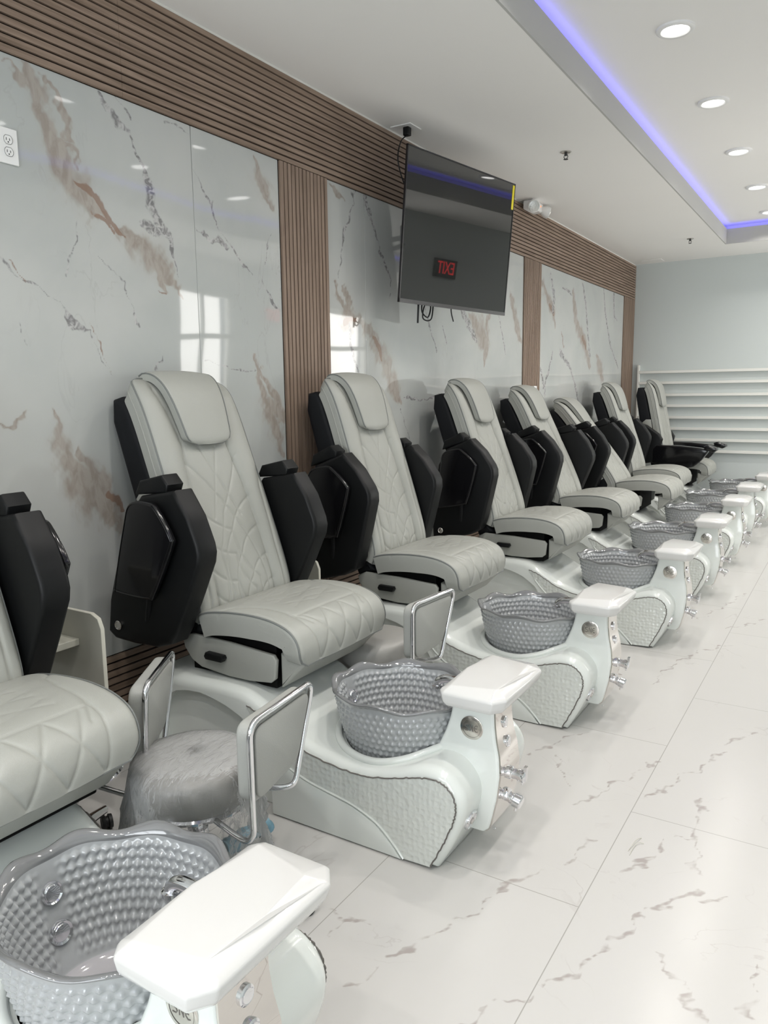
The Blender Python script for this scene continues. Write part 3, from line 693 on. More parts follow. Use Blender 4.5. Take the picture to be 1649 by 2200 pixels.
# exit sign on the right wall (the television mirrors it)
r = empty('exit_sign', (RX-.002, EXIT_Y, EXIT_Z), 0, 'lit red exit sign on right wall, seen mirrored in television', 'exit sign')
box('housing', -.035, 0, -.19, .19, -.11, .11, M['black'], r, bev=.005)
me = textmesh('EXIT', .17, .002)
link('letters', me, M['red_lit'], r, loc=(-.038, 0, 0), rot=(math.radians(90), 0, math.radians(-90))).scale = (.85, 1.25, 1)

# ------------------------------------------------------------------ rail rack on the far wall
r = empty('wall_rail_rack', (0.02, BY, 0), 0, 'white rack of eight long level rails on the far wall', 'rack')
box('upright', -.055, -.03+.0, -.055, -.002, .80, 1.86, M['white_trim'], r, bev=.003)
for z in (1.766, 1.628, 1.474, 1.335, 1.188, 1.045, .905, .765):
    box('rail', -.03, 2.9, -.055, -.002, z-.016, z+.018, M['white_trim'], r, bev=.004)
# ------------------------------------------------------------------ the pedicure chair (chair space: x out from the wall, y along the wall, z up)
OX = .80
L0 = (-OX, 0, 0)
UY = .065      # the seat unit sits a little off the tub's centre line

def loft_pad(spine, normals, halfw, thick, side_r, surf, nu=150, ncorner=6, wall_rows=3):
    """cushion: spine points (x,z), outward normals, half width, thickness; surf(u_metres, s_metres, hw) gives relief"""
    P = np.array(spine, float); N = np.array(normals, float); ns = len(P)
    s = np.concatenate([[0], np.cumsum(np.linalg.norm(np.diff(P, axis=0), axis=1))]); tot = s[-1]
    rows = []
    for i in range(ns):
        hw = halfw(s[i], tot); th = thick(s[i], tot); r = min(side_r, th*.6)
        ys, ds = [], []
        for k in range(wall_rows): ys.append(-hw); ds.append(-th+(th-r)*k/wall_rows)
        for k in range(ncorner): a = math.pi/2*k/ncorner; ys.append(-hw+r*(1-math.cos(a))); ds.append(-r+r*math.sin(a))
        flat = np.linspace(-hw+r, hw-r, nu); ys += list(flat); ds += [0]*nu
        for k in range(ncorner-1, -1, -1): a = math.pi/2*k/ncorner; ys.append(hw-r*(1-math.cos(a))); ds.append(-r+r*math.sin(a))
        for k in range(wall_rows-1, -1, -1): ys.append(hw); ds.append(-th+(th-r)*k/wall_rows)
        rows.append((np.array(ys), np.array(ds), hw))
    m = len(rows[0][0]); V = np.zeros((ns*m, 3))
    Yall = np.array([r[0] for r in rows]); Dall = np.array([r[1] for r in rows]); Sall = np.repeat(s[:, None], m, 1)
    HW = np.array([r[2] for r in rows])[:, None]
    D = Dall+np.where(Dall > -side_r*.9, surf(Yall, Sall, HW, tot), 0)
    V[:, 0] = (P[:, 0][:, None]+N[:, 0][:, None]*D).ravel(); V[:, 1] = Yall.ravel(); V[:, 2] = (P[:, 1][:, None]+N[:, 1][:, None]*D).ravel()
    i, j = np.meshgrid(np.arange(ns-1), np.arange(m), indexing='ij'); j2 = (j+1) % m
    F = np.stack([(i*m+j).ravel(), (i*m+j2).ravel(), ((i+1)*m+j2).ravel(), ((i+1)*m+j).ravel()], 1)
    V = [tuple(v) for v in V]; F = [tuple(f) for f in F.tolist()]
    F.append(tuple(range(m))); F.append(tuple(reversed(range((ns-1)*m, ns*m))))
    return fix(mesh(V, F)), P, N, s, tot
def groove(Y, Sx, lines, depth, sig):
    d = np.full(Y.shape, 9.0)
    for l in lines:
        for a, b in zip(l[:-1], l[1:]):
            dy, dz = b[0]-a[0], b[1]-a[1]; L2 = dy*dy+dz*dz+1e-12
            t = np.clip(((Y-a[0])*dy+(Sx-a[1])*dz)/L2, 0, 1)
            d = np.minimum(d, np.hypot(Y-a[0]-t*dy, Sx-a[1]-t*dz))
    return -depth*np.exp(-(d/sig)**2)-depth*.6*np.exp(-(d/(sig*3.5))**2)
def resample(pts, step):
    P = smooth_path([(p[0], 0, p[1]) for p in pts], 300)[:, [0, 2]]
    s = np.concatenate([[0], np.cumsum(np.linalg.norm(np.diff(P, axis=0), axis=1))])
    t = np.linspace(0, s[-1], int(s[-1]/step)+1)
    Q = np.stack([np.interp(t, s, P[:, 0]), np.interp(t, s, P[:, 1])], 1)
    T = np.gradient(Q, axis=0); T /= np.linalg.norm(T, axis=1)[:, None]
    return Q, T
def arc(a, b, bul, n=10):
    a = np.array(a, float); b = np.array(b, float); d = b-a; nrm = np.array([-d[1], d[0]])
    return [tuple(a+d*t+nrm*bul*4*t*(1-t)) for t in np.linspace(0, 1, n)]

def seat_mesh():
    prof = [(.36, .690), (.42, .708), (.52, .722), (.62, .727), (.70, .723), (.76, .712), (.81, .692), (.840, .664), (.854, .63), (.857, .60), (.854, .562)]
    Q, T = resample(prof, .0048); N = np.stack([-T[:, 1], T[:, 0]], 1)
    N = np.where(N[:, 1:2] < 0, -N, N) if False else N
    lines = []
    for s_ in (-1, 1):
        lines.append([(s_*.30, .10), (s_*.245, .155), (s_*.215, .25), (s_*.205, .36), (s_*.20, .46), (s_*.175, .60)])
    f0, f1 = .415, .60
    xs = [-.165, -.055, .055, .165]
    for i in range(3):
        lines.append([(xs[i], f0), (xs[i+1], f1)]); lines.append([(xs[i+1], f0), (xs[i], f1)])
    lines.append([(-.20, f0-.02), (-.165, f0+.05)]); lines.append([(.20, f0-.02), (.165, f0+.05)])
    lines.append([(-.2, f0-.005), (.2, f0-.005)])
    for k in range(4):
        a = .05+.085*k
        lines.append([(-.13, a+.05), (0, a), (.13, a+.05)])
        lines.append([(-.13, a), (0, a+.05), (.13, a)])
    def surf(Y, Sx, HW, tot):
        g = groove(Y, Sx, lines[:2], .0035, .004)+groove(Y, Sx, lines[2:11], .0030, .0042)+groove(Y, Sx, lines[11:], .0014, .005)
        crown = .012*(1-(Y/HW)**2)*np.clip(Sx/.15, .3, 1)
        dish = -.010*np.exp(-(Y/.15)**2)*np.exp(-((Sx-.20)/.14)**2)
        wr = .0012*np.sin(Sx*70+Y*18)*np.exp(-((np.abs(Y)-.1)/.08)**2)*np.exp(-((Sx-.25)/.1)**2)
        return g+crown+dish+wr
    def hw(s, t): return .288+.006*math.sin(math.pi*min(1, s/t))-.02*max(0, (s-t+.05)/.05)**2
    def th(s, t):
        k = s/t
        return .095 if k < .45 else .095-.02*(k-.45)/.55
    me, P, N_, s, tot = loft_pad(Q, N, hw, th, .022, surf)
    edge = []
    for side in (-1, 1):
        e = [(P[i][0]+N_[i][0]*-.006, side*(hw(s[i], tot)-.003), P[i][1]+N_[i][1]*-.006) for i in range(0, len(P), 4)]
        edge.append(e)
    i = len(P)-1
    front = edge[0]+[(P[i][0]+.002, y, P[i][1]-.003) for y in np.linspace(-hw(tot, tot)+.02, hw(tot, tot)-.02, 12)]+edge[1][::-1]
    return me, front

BL = .955     # length of the backrest along its slope
def back_mesh():
    # local to the backrest: s up the slope (z), front = +x; origin at the hinge
    prof = [(-.030, -.02), (.0, .02), (.012, .10), (.014, .25), (.010, .45), (.004, .62), (-.002, .78), (-.014, .89), (-.036, .955), (-.068, .992)]
    Q, T = resample(prof, .0048); N = np.stack([T[:, 1], -T[:, 0]], 1)
    A = []      # main seams running the whole height
    for s_ in (-1, 1):
        A.append([(s_*.17, .0), (s_*.165, .30), (s_*.150, .55), (s_*.125, .72), (s_*.145, .86), (s_*.17, .97)])
        A.append([(s_*.225, .0), (s_*.222, .25), (s_*.235, .50), (s_*.262, .58)])
    q = []
    for s_ in (-1, 1):
        q.append(arc((-s_*.15, .66), (s_*.02, .42), .02)); q.append(arc((s_*.02, .42), (s_*.10, .25), .03)); q.append(arc((s_*.10, .25), (s_*.13, .02), .06))
        q.append(arc((s_*.045, .70), (-s_*.075, .40), .0))
        q.append(arc((-s_*.16, .47), (s_*.0, .34), -.10)); q.append(arc((s_*.0, .34), (s_*.085, .12), -.12)); q.append([(s_*.085, .12), (s_*.09, .0)])
        q.append(arc((-s_*.165, .34), (-s_*.02, .24), -.12)); q.append(arc((-s_*.02, .24), (s_*.05, .08), -.12)); q.append([(s_*.05, .08), (s_*.05, .0)])
        q.append(arc((-s_*.168, .21), (-s_*.045, .13), -.14)); q.append(arc((-s_*.045, .13), (s_*.012, .02), -.12))
        q.append(arc((-s_*.168, .10), (-s_*.08, .05), -.14)); q.append(arc((-s_*.08, .05), (-s_*.04, .0), -.1))
    def surf(Y, Sx, HW, tot):
        g = groove(Y, Sx, A, .0065, .006)+groove(Y, Sx, q, .0030, .004)
        a = np.abs(Y); seam = np.interp(Sx.ravel(), [0, .3, .55, .72, .86, .97], [.17, .165, .15, .125, .145, .17]).reshape(Y.shape)
        bol = .016*np.clip(np.sin(np.clip((a-seam)/(HW-seam), 0, 1)*math.pi), 0, 1)*np.clip((tot-Sx)/.12, 0, 1)
        mid = .006*np.clip(1-(Y/seam)**2, 0, 1)
        return g+bol+mid
    def hw(s, t):
        base = .275-.012*(s/t)
        e = (s-(t-.11))/.11
        return base-(.045*(1-math.sqrt(max(0, 1-min(1, e)**2))) if e > 0 else 0)
    def th(s, t):
        e = (s-(t-.06))/.06
        return .080-(.03*e if e > 0 else 0)
    me, P, N_, s, tot = loft_pad(Q, N, hw, th, .020, surf)
    edge = []
    for side in (-1, 1):
        edge.append([(P[i][0]+N_[i][0]*-.005, side*(hw(s[i], tot)-.003), P[i][1]+N_[i][1]*-.005) for i in range(0, len(P), 4)])
    i = len(P)-1
    line = edge[0]+[(P[i][0], y, P[i][1]+.002) for y in np.linspace(-hw(tot, tot)+.02, hw(tot, tot)-.02, 12)]+edge[1][::-1]
    # a second welt halfway down the side of the pad
    side2 = [[(P[i][0]+N_[i][0]*-.040, sd*(hw(s[i], tot)+.001), P[i][1]+N_[i][1]*-.040) for i in range(0, len(P)-4, 5)] for sd in (-1, 1)]
    return me, line, side2, P, N_, s, tot

def pillow_mesh():
    # head pillow hanging over the top of the backrest: trapezoid with rounded lower corners
    prof = [(.030, .680), (.040, .705), (.042, .78), (.038, .865), (.022, .940), (-.012, .992), (-.056, 1.016), (-.09, 1.010)]
    Q, T = resample(prof, .007); N = np.stack([T[:, 1], -T[:, 0]], 1)
    def hw(s, t):
        base = .122+.052*(s/t)
        e = (.045-s)/.045
        return base-(.040*(1-math.sqrt(max(0, 1-min(1, e)**2))) if e > 0 else 0)
    def th(s, t): return .034
    def surf(Y, Sx, HW, tot): return .010*np.clip(1-(Y/HW)**2, 0, 1)
    me, P, N_, s, tot = loft_pad(Q, N, hw, th, .012, surf, nu=40)
    e = [[(P[i][0]+N_[i][0]*-.003, sd*(hw(s[i], tot)-.001), P[i][1]+N_[i][1]*-.003) for i in range(0, len(P), 3)] for sd in (-1, 1)]
    line = e[0][::-1]+[(P[0][0]+.000, y, P[0][1]-.002) for y in np.linspace(-hw(0, tot)+.01, hw(0, tot)-.01, 8)]+e[1]
    return me, line

def tub_outline():
    top = [(.12, .43), (.30, .442), (.56, .445), (.66, .425), (.75, .380), (.85, .328), (.985, .290), (1.139, .282), (1.249, .302), (1.34, .335), (1.40, .348), (1.455, .335), (1.497, .295), (1.513, .25), (1.505, .19), (1.47, .10), (1.417, .002)]
    P = smooth_path([(p, 0, q) for p, q in top], 90)[:, [0, 2]]
    return [tuple(p) for p in P]+[(1.2, .002), (.9, .002), (.6, .002), (.3, .002), (.12, .002), (.12, .2)]
TW = .27
BCX, BCY = 1.147, .0
def rim_r(z):   # inner/outer wall radii factor along height
    return np.interp(z, [.20, .26, .30, .36, .42, .485], [.150, .183, .196, .212, .224, .236])
def tub_shell():
    V, F = pillow(tub_outline(), -TW, TW, .038, 6)
    me = fix(mesh(V, F))
    ell = [(BCX+(.218)*math.cos(a), BCY+(.200)*math.sin(a)) for a in np.linspace(0, 2*math.pi, 48, endpoint=False)]
    c1 = fix(mesh(*vf_prism(ell, .14, .60, 'xy')))
    cut = [c1]
    ar = [(.16, -.02), (.16, .28), (.211, .345), (.27, .378), (.333, .392), (.40, .396), (.446, .390), (.53, .372), (.60, .345), (.68, .29), (.735, .20), (.745, .10), (.745, -.02)]
    for s in (-1, 1):
        a0, a1 = (-TW-.05, -TW+.055) if s < 0 else (TW-.055, TW+.05)
        cut.append(fix(mesh(*vf_prism(ar, a0, a1))))
    r = boolean(me, cut)
    return r
PANEL_TOP = [(.640, .396), (.704, .372), (.78, .330), (.847, .300), (.985, .266), (1.139, .258), (1.249, .276), (1.354, .306), (1.428, .313), (1.470, .290), (1.490, .246), (1.480, .186), (1.447, .106), (1.400, .012)]
PANEL_LOW = [(1.300, .008), (1.26, .052), (1.196, .105), (1.10, .142), (1.00, .160), (.90, .180), (.81, .215), (.74, .270), (.68, .335)]
def side_panel(s):
    top = smooth_path([(p, 0, q) for p, q in PANEL_TOP], 60)[:, [0, 2]]; low = smooth_path([(p, 0, q) for p, q in PANEL_LOW], 40)[:, [0, 2]]
    pts = [tuple(p) for p in top]+[tuple(p) for p in low]
    a, b = (s*(TW-.002), s*(TW+.004))
    me = fix(mesh(*vf_prism(pts, min(a, b), max(a, b))))
    y = s*(TW+.004); rnd = random.Random(4)
    line = [(p[0]+rnd.uniform(-.002, .002), y, p[1]+rnd.uniform(-.002, .002)) for p in smooth_path([(p, 0, q) for p, q in PANEL_TOP], 130)[:, [0, 2]]]
    ridge = [(p[0], y, p[1]) for p in low]
    lobe = [(.748, .004), (.748, .245), (.81, .205), (.90, .172), (1.0, .152), (1.10, .134), (1.19, .098), (1.25, .048), (1.29, .004)]
    return me, line, ridge, lobe

def bowl_mesh():
    NA, NZ = 420, 60
    nb = 60
    ang = np.linspace(0, 2*math.pi, NA, endpoint=False)
    rows = []
    rx, ry = 1.09, 1.0
    def ring_(rad, z, relief, inner):
        r = np.full(NA, rad)+relief
        return np.stack([BCX+r*rx*np.cos(ang), BCY+r*ry*np.sin(ang), z], 1)
    def wav(z):  # wavy rim
        k = np.clip((z-.40)/.085, 0, 1)**2
        return k*(.0065*np.cos(9*ang+.5)+.004*np.cos(4*ang))
    V = []
    plain = np.exp(-((np.angle(np.exp(1j*(ang-math.pi)))/.16)**4))      # smooth strip that carries the jets
    for inner in (False, True):
        zs = np.linspace(.235, .470, NZ) if not inner else np.linspace(.470, .225, NZ)
        for z in zs:
            rad = float(rim_r(z))-(.010 if inner else 0)
            rowh = .0235; row = np.floor((z-.225)/rowh); fz_ = (z-.225)/rowh-row
            ph = (ang*nb/(2*math.pi)+.5*(row % 2)) % 1
            px, pz = np.abs(ph-.5)*2, abs(fz_-.5)*2
            bump = np.clip(1-(px*.8+pz*.8), 0, 1)
            fade = np.clip((.462-z)/.015, 0, 1)*np.clip((z-.235)/.01, 0, 1)
            rel = (.0105 if inner else .0085)*bump*fade*(1-plain if inner else 1)
            rel = -rel if inner else rel
            V.append(ring_(rad, z+wav(np.full(NA, z)), rel, inner))
        if not inner:   # the rolled rim
            for dr, dz in ((.005, .004), (.011, .009), (.014, .012), (.0135, .016), (.008, .018), (.000, .015), (-.008, .008)):
                zz = .470+dz; V.append(ring_(float(rim_r(.470))+dr, zz+wav(np.full(NA, zz))*1.1, .004*np.cos(9*ang+.5), False))
    # bowl floor
    for rad, z in ((.130, .212), (.09, .205), (.04, .203)):
        V.append(ring_(rad, np.full(NA, z), 0, True))
    # outside bottom
    pre = [ring_(.10, np.full(NA, .19), 0, False), ring_(.160, np.full(NA, .205), 0, False)]
    R = pre+V; V = np.vstack(R); nr = len(R)
    i, j = np.meshgrid(np.arange(nr-1), np.arange(NA), indexing='ij'); j2 = (j+1) % NA
    F = np.stack([(i*NA+j).ravel(), (i*NA+j2).ravel(), ((i+1)*NA+j2).ravel(), ((i+1)*NA+j).ravel()], 1)
    me = npmesh(V, F)
    mi = np.zeros(len(F), dtype=np.int32); ring_i = i.ravel()
    mi[(ring_i >= 2+NZ-1) & (ring_i < 2+NZ+8)] = 1
    mi[ring_i >= 2+NZ+7+NZ-1] = 2
    bm = bmesh.new(); bm.from_mesh(me)
    bm.verts.ensure_lookup_table()
    try:
        bm.faces.new([bm.verts[k] for k in range(NA-1, -1, -1)]); bm.faces.new([bm.verts[(nr-1)*NA+k] for k in range(NA)])
    except Exception: pass
    bm.to_mesh(me); bm.free()
    mi2 = np.concatenate([mi, [0, 2]])[:len(me.polygons)].astype(np.int32)
    return me, mi2

def pillar_mesh():
    PY = -.045
    lev = [(.090, 1.29, 1.520, .074), (.11, 1.29, 1.538, .080), (.15, 1.29, 1.550, .088), (.22, 1.30, 1.566, .088), (.30, 1.325, 1.574, .084), (.36, 1.35, 1.568, .078), (.41, 1.372, 1.556, .074), (.46, 1.388, 1.549, .072), (.52, 1.400, 1.547, .072), (.55, 1.400, 1.547, .072)]
    zz = np.linspace(.092, .55, 30); A = np.array(lev)
    V, F = [], []; m = None
    for z in zz:
        x0, x1, hw = (np.interp(z, A[:, 0], A[:, k]) for k in (1, 2, 3))
        r = .014; ring_ = []
        for cx_, cy_, a0 in ((x1-r, hw-r, 0), (x0+r, hw-r, 90), (x0+r, -hw+r, 180), (x1-r, -hw+r, 270)):
            for k in range(5):
                a = math.radians(a0+90*k/4); ring_.append((cx_+r*math.cos(a), PY+cy_+r*math.sin(a), z))
        m = len(ring_); V += ring_
    for i in range(len(zz)-1):
        for k in range(m):
            l = (k+1) % m; F.append((i*m+k, i*m+l, (i+1)*m+l, (i+1)*m+k))
    F.append(tuple(range(m))); F.append(tuple(reversed(range((len(zz)-1)*m, len(zz)*m))))
    # mirror strip on the front
    V2, F2 = [], []
    for z in zz[:-1]:
        x1, hw = (np.interp(z, A[:, 0], A[:, k]) for k in (2, 3))
        V2 += [(x1-.004, PY-hw+.006, z), (x1+.0025, PY-hw+.006, z), (x1+.0025, PY+hw-.006, z), (x1-.004, PY+hw-.006, z)]
    nz = len(zz)-1
    for i in range(nz-1):
        for k in range(4):
            l = (k+1) % 4; F2.append((i*4+k, i*4+l, (i+1)*4+l, (i+1)*4+k))
    F2.append((0, 1, 2, 3)); F2.append(tuple(reversed(range((nz-1)*4, nz*4))))
    return fix(mesh(V, F)), fix(mesh(V2, F2)), PY

def footrest_mesh():
    # faceted pad: levels of an 8-sided outline
    c = (1.492, -.020)
    def outline(x0, x1, y0, y1, c_):
        return [(x0, y0+c_), (x0+c_*.8, y0), (x1-c_*1.2, y0), (x1, y0+c_*1.6), (x1, y1-c_*1.6), (x1-c_*1.2, y1), (x0+c_*.8, y1), (x0, y1-c_)]
    L = [(.530, outline(1.398, 1.590, -.190, .170, .022)), (.545, outline(1.388, 1.600, -.200, .178, .024)), (.574, outline(1.384, 1.610, -.205, .184, .026)), (.582, outline(1.390, 1.604, -.200, .180, .026))]
    V, F = [], []
    for z, o in L: V += [(p, q, z) for p, q in o]
    n = 8
    for i in range(3):
        for k in range(n): l = (k+1) % n; F.append((i*n+k, i*n+l, (i+1)*n+l, (i+1)*n+k))
    F.append(tuple(reversed(range(n))))
    t = len(V)
    V += [(1.425, -.180, .598), (1.565, -.150, .600), (1.585, -.02, .607), (1.565, .115, .600), (1.425, .150, .598), (1.41, -.02, .601)]
    b = 3*n
    F += [(b+0, b+1, t+0), (b+1, b+2, t+1, t+0), (b+2, b+3, t+1), (b+3, b+4, t+3, t+2, t+1), (b+4, b+5, t+3), (b+5, b+6, t+4, t+3), (b+6, b+7, t+4), (b+7, b+0, t+0, t+5, t+4), (t+0, t+1, t+2, t+5), (t+2, t+3, t+4, t+5)]
    me = fix(mesh(V, F)); return me

def stroke(pts, wdt, x, dx):
    """flat lettering stroke in the plane of the badge (u, v)"""
    parts = []
    for a, b in zip(pts[:-1], pts[1:]):
        a = np.array(a, float); b = np.array(b, float); d = b-a; L = np.linalg.norm(d); d /= L; n = np.array([-d[1], d[0]])*wdt/2
        a2 = a-d*wdt*.3; b2 = b+d*wdt*.3
        q = [a2+n, a2-n, b2-n, b2+n]
        V = [(p[0], x, p[1]) for p in q]+[(p[0], x+dx, p[1]) for p in q]
        parts.append((V, [(0, 1, 2, 3), (7, 6, 5, 4), (0, 4, 5, 1), (1, 5, 6, 2), (2, 6, 7, 3), (3, 7, 4, 0)]))
    return parts

def arm_parts(parent, s, fold=0., tray=True):
    """raised armrest; s=-1 near side, s=+1 far side; built round its own hinge"""
    px, pz = .10, .60
    body = [(.205, 1.150), (.384, 1.179), (.450, 1.085), (.492, .985), (.499, .950), (.492, .910), (.432, .785), (.358, .640), (.325, .590), (.250, .566), (.120, .560), (.010, .564), (-.030, .590), (-.010, .72), (.060, .92), (.120, 1.06)]
    body = [(p-px, q-pz) for p, q in body]
    y0, y1 = (-.400, -.300) if s < 0 else (.290, .390)
    a = link('armrest', fix(mesh(*pillow(densify(body, .03), y0, y1, .016, 4))), M['black'], parent, loc=(px-OX, UY, pz), rot=(0, math.radians(-fold), 0), smooth=35)
    cap = [(.165, 1.150), (.195, 1.205), (.315, 1.232), (.348, 1.196), (.335, 1.165)]
    link('hinge_cap', fix(mesh(*pillow(densify([(p-px, q-pz) for p, q in cap], .03), y0+.008, y1-.008, .01, 3))), M['black'], a, smooth=35)
    yi = y1 if s < 0 else y0
    # shallow inner recess frame and side bolts
    lathe('bolt', [(.006, -.004), (.008, .004), (.005, .008)], M['black'], a, 12, 'x', loc=(.395-px, (y0+y1)/2+s*-.02, .73-pz), rot=(0, math.radians(25), 0))
    link('gas_strut', fix(mesh(*merge(vf_lathe([(.012, -.01), (.012, .006), (.006, .010)], 12, 'y', (.25-px, yi+(-s)*.006, .862-pz)), vf_tube([(.16-px, yi+(-s)*.010, .905-pz), (.25-px, yi+(-s)*.010, .862-pz)], .0035, 6)))), M['chrome'], a, smooth=40)
    tr = [(.195, 1.125), (.300, 1.135), (.345, 1.105), (.405, 1.020), (.402, .975), (.300, .790), (.265, .768), (.100, .775), (.082, .800), (.150, 1.03)]
    yo = (y0-.045, y0-.022) if s < 0 else (y1+.040, y1+.063)
    t = link('tray', fix(mesh(*pillow(densify([(p-px, q-pz) for p, q in smooth_path([(p, 0, q) for p, q in tr], 60, True)[:, [0, 2]]], .02), yo[0], yo[1], .007, 3))), M['black_gloss'], a, smooth=40)
    lo = [(p-px, yo[0] if s < 0 else yo[1], q-pz) for p, q in inset(smooth_path([(p, 0, q) for p, q in tr], 70, True)[:, [0, 2]], .008)]
    tube('tray_welt', lo, .0022, M['black_gloss'], t, 6, closed=True)
    tube('tray_arm', [(.24-px, s*.40, .80-pz), (.22-px, s*.40, .72-pz), (.20-px, s*.39, .66-pz)], .012, M['black'], a, 8)
    lathe('pivot_cap', [(.019, -.012), (.019, .006), (.016, .009), (.013, .006), (.006, .005)], M['satin'], a, 24, 'y', loc=(.040-px, (y0 if s < 0 else y1), .625-pz), rot=(0, 0, math.pi if s < 0 else 0))
    return a

def arm_down(parent, s):
    """armrest folded down level with its tray out in front (last chair of the row)"""
    y0, y1 = (-.395, -.285) if s < 0 else (.285, .395)
    body = [(.30, .86), (.34, .905), (.60, .900), (.82, .880), (.90, .862), (.905, .835), (.84, .74), (.76, .665), (.66, .640), (.40, .650), (.30, .70)]
    a = link('armrest', fix(mesh(*pillow(densify([(p-.3, q-.8) for p, q in body], .03), y0, y1, .014, 4))), M['black_gloss'], parent, loc=(.3-OX, UY, .8), smooth=35)
    up = [(.03, 1.12), (.10, 1.17), (.22, 1.13), (.36, 1.03), (.40, .97), (.36, .80), (.30, .70), (.10, .66)]
    link('arm_upright', fix(mesh(*pillow(densify([(p-.3, q-.8) for p, q in up], .03), y0+.005, y1-.005, .014, 4))), M['black'], a, smooth=35)
    link('tray', fix(mesh(*pillow(densify([(.56, .10), (.60, .115), (.69, .085), (.70, .055), (.66, .035), (.57, .06)], .02), y0-.01, y1+.02, .012, 3))), M['black_gloss'], a, smooth=35)
    return a

# shared meshes
seat_me, seat_line = seat_mesh()
back_me, back_line, back_side, bP, bN, bs, btot = back_mesh()
pil_me, pil_line = pillow_mesh()
tub_me = tub_shell()
bowl_me, bowl_mi = bowl_mesh()
pillar_me, mirror_me, PY = pillar_mesh()
foot_me = footrest_mesh()

HINGE = (.372, .668)
def make_chair():
    r = empty('pedicure_chair', (OX, 2.245, 0))
    # --- tub
    t = link('tub_body', tub_me, M['gel'], r, L0, smooth=38)
    for s in (-1, 1):
        me, line, ridge, lobe = side_panel(s)
        p = link('side_panel', me, M['pearl'], r, L0); tag(p, 'pearly dimpled side insert')
        tube('panel_joint', line, .0026, M['engrave'], p, 5)
        tube('panel_ridge', ridge, .0045, M['gel'], p, 6)
        a, b = s*(TW-.004), s*(TW+.007)
        lb = link('side_lobe', fix(mesh(*pillow(densify(lobe, .03), min(a, b), max(a, b), .004, 2))), M['gel'], r, L0, smooth=40)
        # round overflow grille low on the front
        if s < 0:
            g = lathe('drain_grille', [(.034, -.006), (.034, .004), (.029, .007), (.026, .003)], M['chrome'], r, 32, 'x', loc=(1.497-OX, -.180, .158), rot=(0, math.radians(18), 0))
            lathe('grille_centre', [(.011, .004), (.011, .009), (.007, .011)], M['satin'], g, 20, 'x')
    # collar round the bowl well
    A = np.linspace(0, 2*math.pi, 72, endpoint=False); top = np.array([(p[0], p[1]) for p in tub_outline()[:88]])
    col = []
    for a in A:
        x = BCX+.244*math.cos(a); y = BCY+.224*math.sin(a); z = np.interp(x, top[:60, 0], top[:60, 1])
        col.append((x, y, float(z)+.006))
    tube('bowl_collar', smooth_path(col, 144, True), .014, M['gel'], r, 10, closed=True, loc=L0)
    # --- bowl
    b = link('foot_bowl', bowl_me, [M['bowl'], M['bowl_rim'], M['bowl_floor']], r, L0)
    bowl_me.polygons.foreach_set('material_index', bowl_mi); bowl_me.polygons.foreach_set('use_smooth', np.ones(len(bowl_me.polygons), dtype=bool))
    tag(b, 'smoked grey dimpled foot bowl with wavy rim')
    for z, rr, inner in ((.395, .026, .020), (.305, .028, .020)):
        x = BCX-float(rim_r(z))*1.09+.014
        j = lathe('jet', [(rr, -.006), (rr, .004), (rr*.9, .008), (inner, .005), (inner*.9, .007), (.004, .009)], M['chrome'], b, 32, 'x', loc=(x, BCY, z), rot=(0, math.radians(-10), 0))
    # --- pillar, mirror, buttons, valves
    pl = link('pillar', pillar_me, M['gel'], r, L0, smooth=50)
    mi = link('mirror_strip', mirror_me, M['mirror'], pl, smooth=50); tag(mi, 'mirror-polished steel control strip')
    for z, x in ((.452, 1.551), (.388, 1.562)):
        lathe('button', [(.0195, -.002), (.0195, .006), (.016, .008), (.0135, .006), (.0130, .009), (.004, .010)], M['chrome'], pl, 28, 'x', loc=(x, PY, z), rot=(0, math.radians(-3), 0))
    v = link('mixer_valve', fix(mesh(*merge(vf_lathe([(.022, 0), (.022, .012), (.017, .016), (.017, .034), (.020, .038), (.021, .056), (.017, .060)], 24, 'x'), vf_tube([(.046, 0, -.012), (.050, 0, -.030)], .004, 8), vf_box(.052, .062, -.008, .008, -.012, .036)))), M['chrome'], pl, loc=(1.572, PY-.005, .285), rot=(0, math.radians(4), 0), smooth=40)
    v = link('spray_holder', fix(mesh(*merge(vf_lathe([(.024, 0), (.024, .010), (.018, .014), (.016, .026), (.018, .030), (.018, .040), (.022, .043), (.023, .066), (.019, .070)], 24, 'x'), vf_tube([(.055, 0, -.015), (.056, 0, -.036)], .005, 8), vf_tube([(.018, 0, .012), (.020, 0, .026)], .009, 8)))), M['chrome'], pl, loc=(1.551, PY-.005, .203), rot=(0, math.radians(14), 0), smooth=40)
    lathe('screw', [(.004, -.002), (.004, .003), (.002, .005)], M['chrome'], pl, 10, 'x', loc=(1.508, PY+.03, .045))
    # badge on the near face with the letters
    bx, bz, by = 1.470, .440, PY-.0725
    bd = lathe('badge', [(.040, -.004), (.040, .0020), (.038, .0028)], M['badge_metal'], pl, 48, 'y', loc=(bx, by, bz), rot=(0, 0, math.pi)); tag(bd, 'round mirror badge with engraved letters SNE')
    k = .0108; wd = .0022; yy = .0027
    S_ = [(.9, 1.0), (.1, 1.0), (-.15, .6), (.05, .15), (.75, -.15), (.95, -.55), (.65, -1.0), (-.1, -1.0)]
    N_l = [(0, -1.0), (0, 1.0), (.95, -1.0), (.95, 1.0)]
    E_l = [(1.0, .85), (.55, 1.0), (.1, .55), (0, 0), (.1, -.55), (.55, -1.0), (1.05, -.85)]
    E_m = [(0.02, 0.02), (.75, .02)]
    parts = []
    for off, sh in ((-1.95, [S_]), (-.48, [N_l]), (.95, [E_l, E_m])):
        for pts in sh: parts += stroke([(-(off+p)*k, q*k) for p, q in pts], wd, yy, .0006)
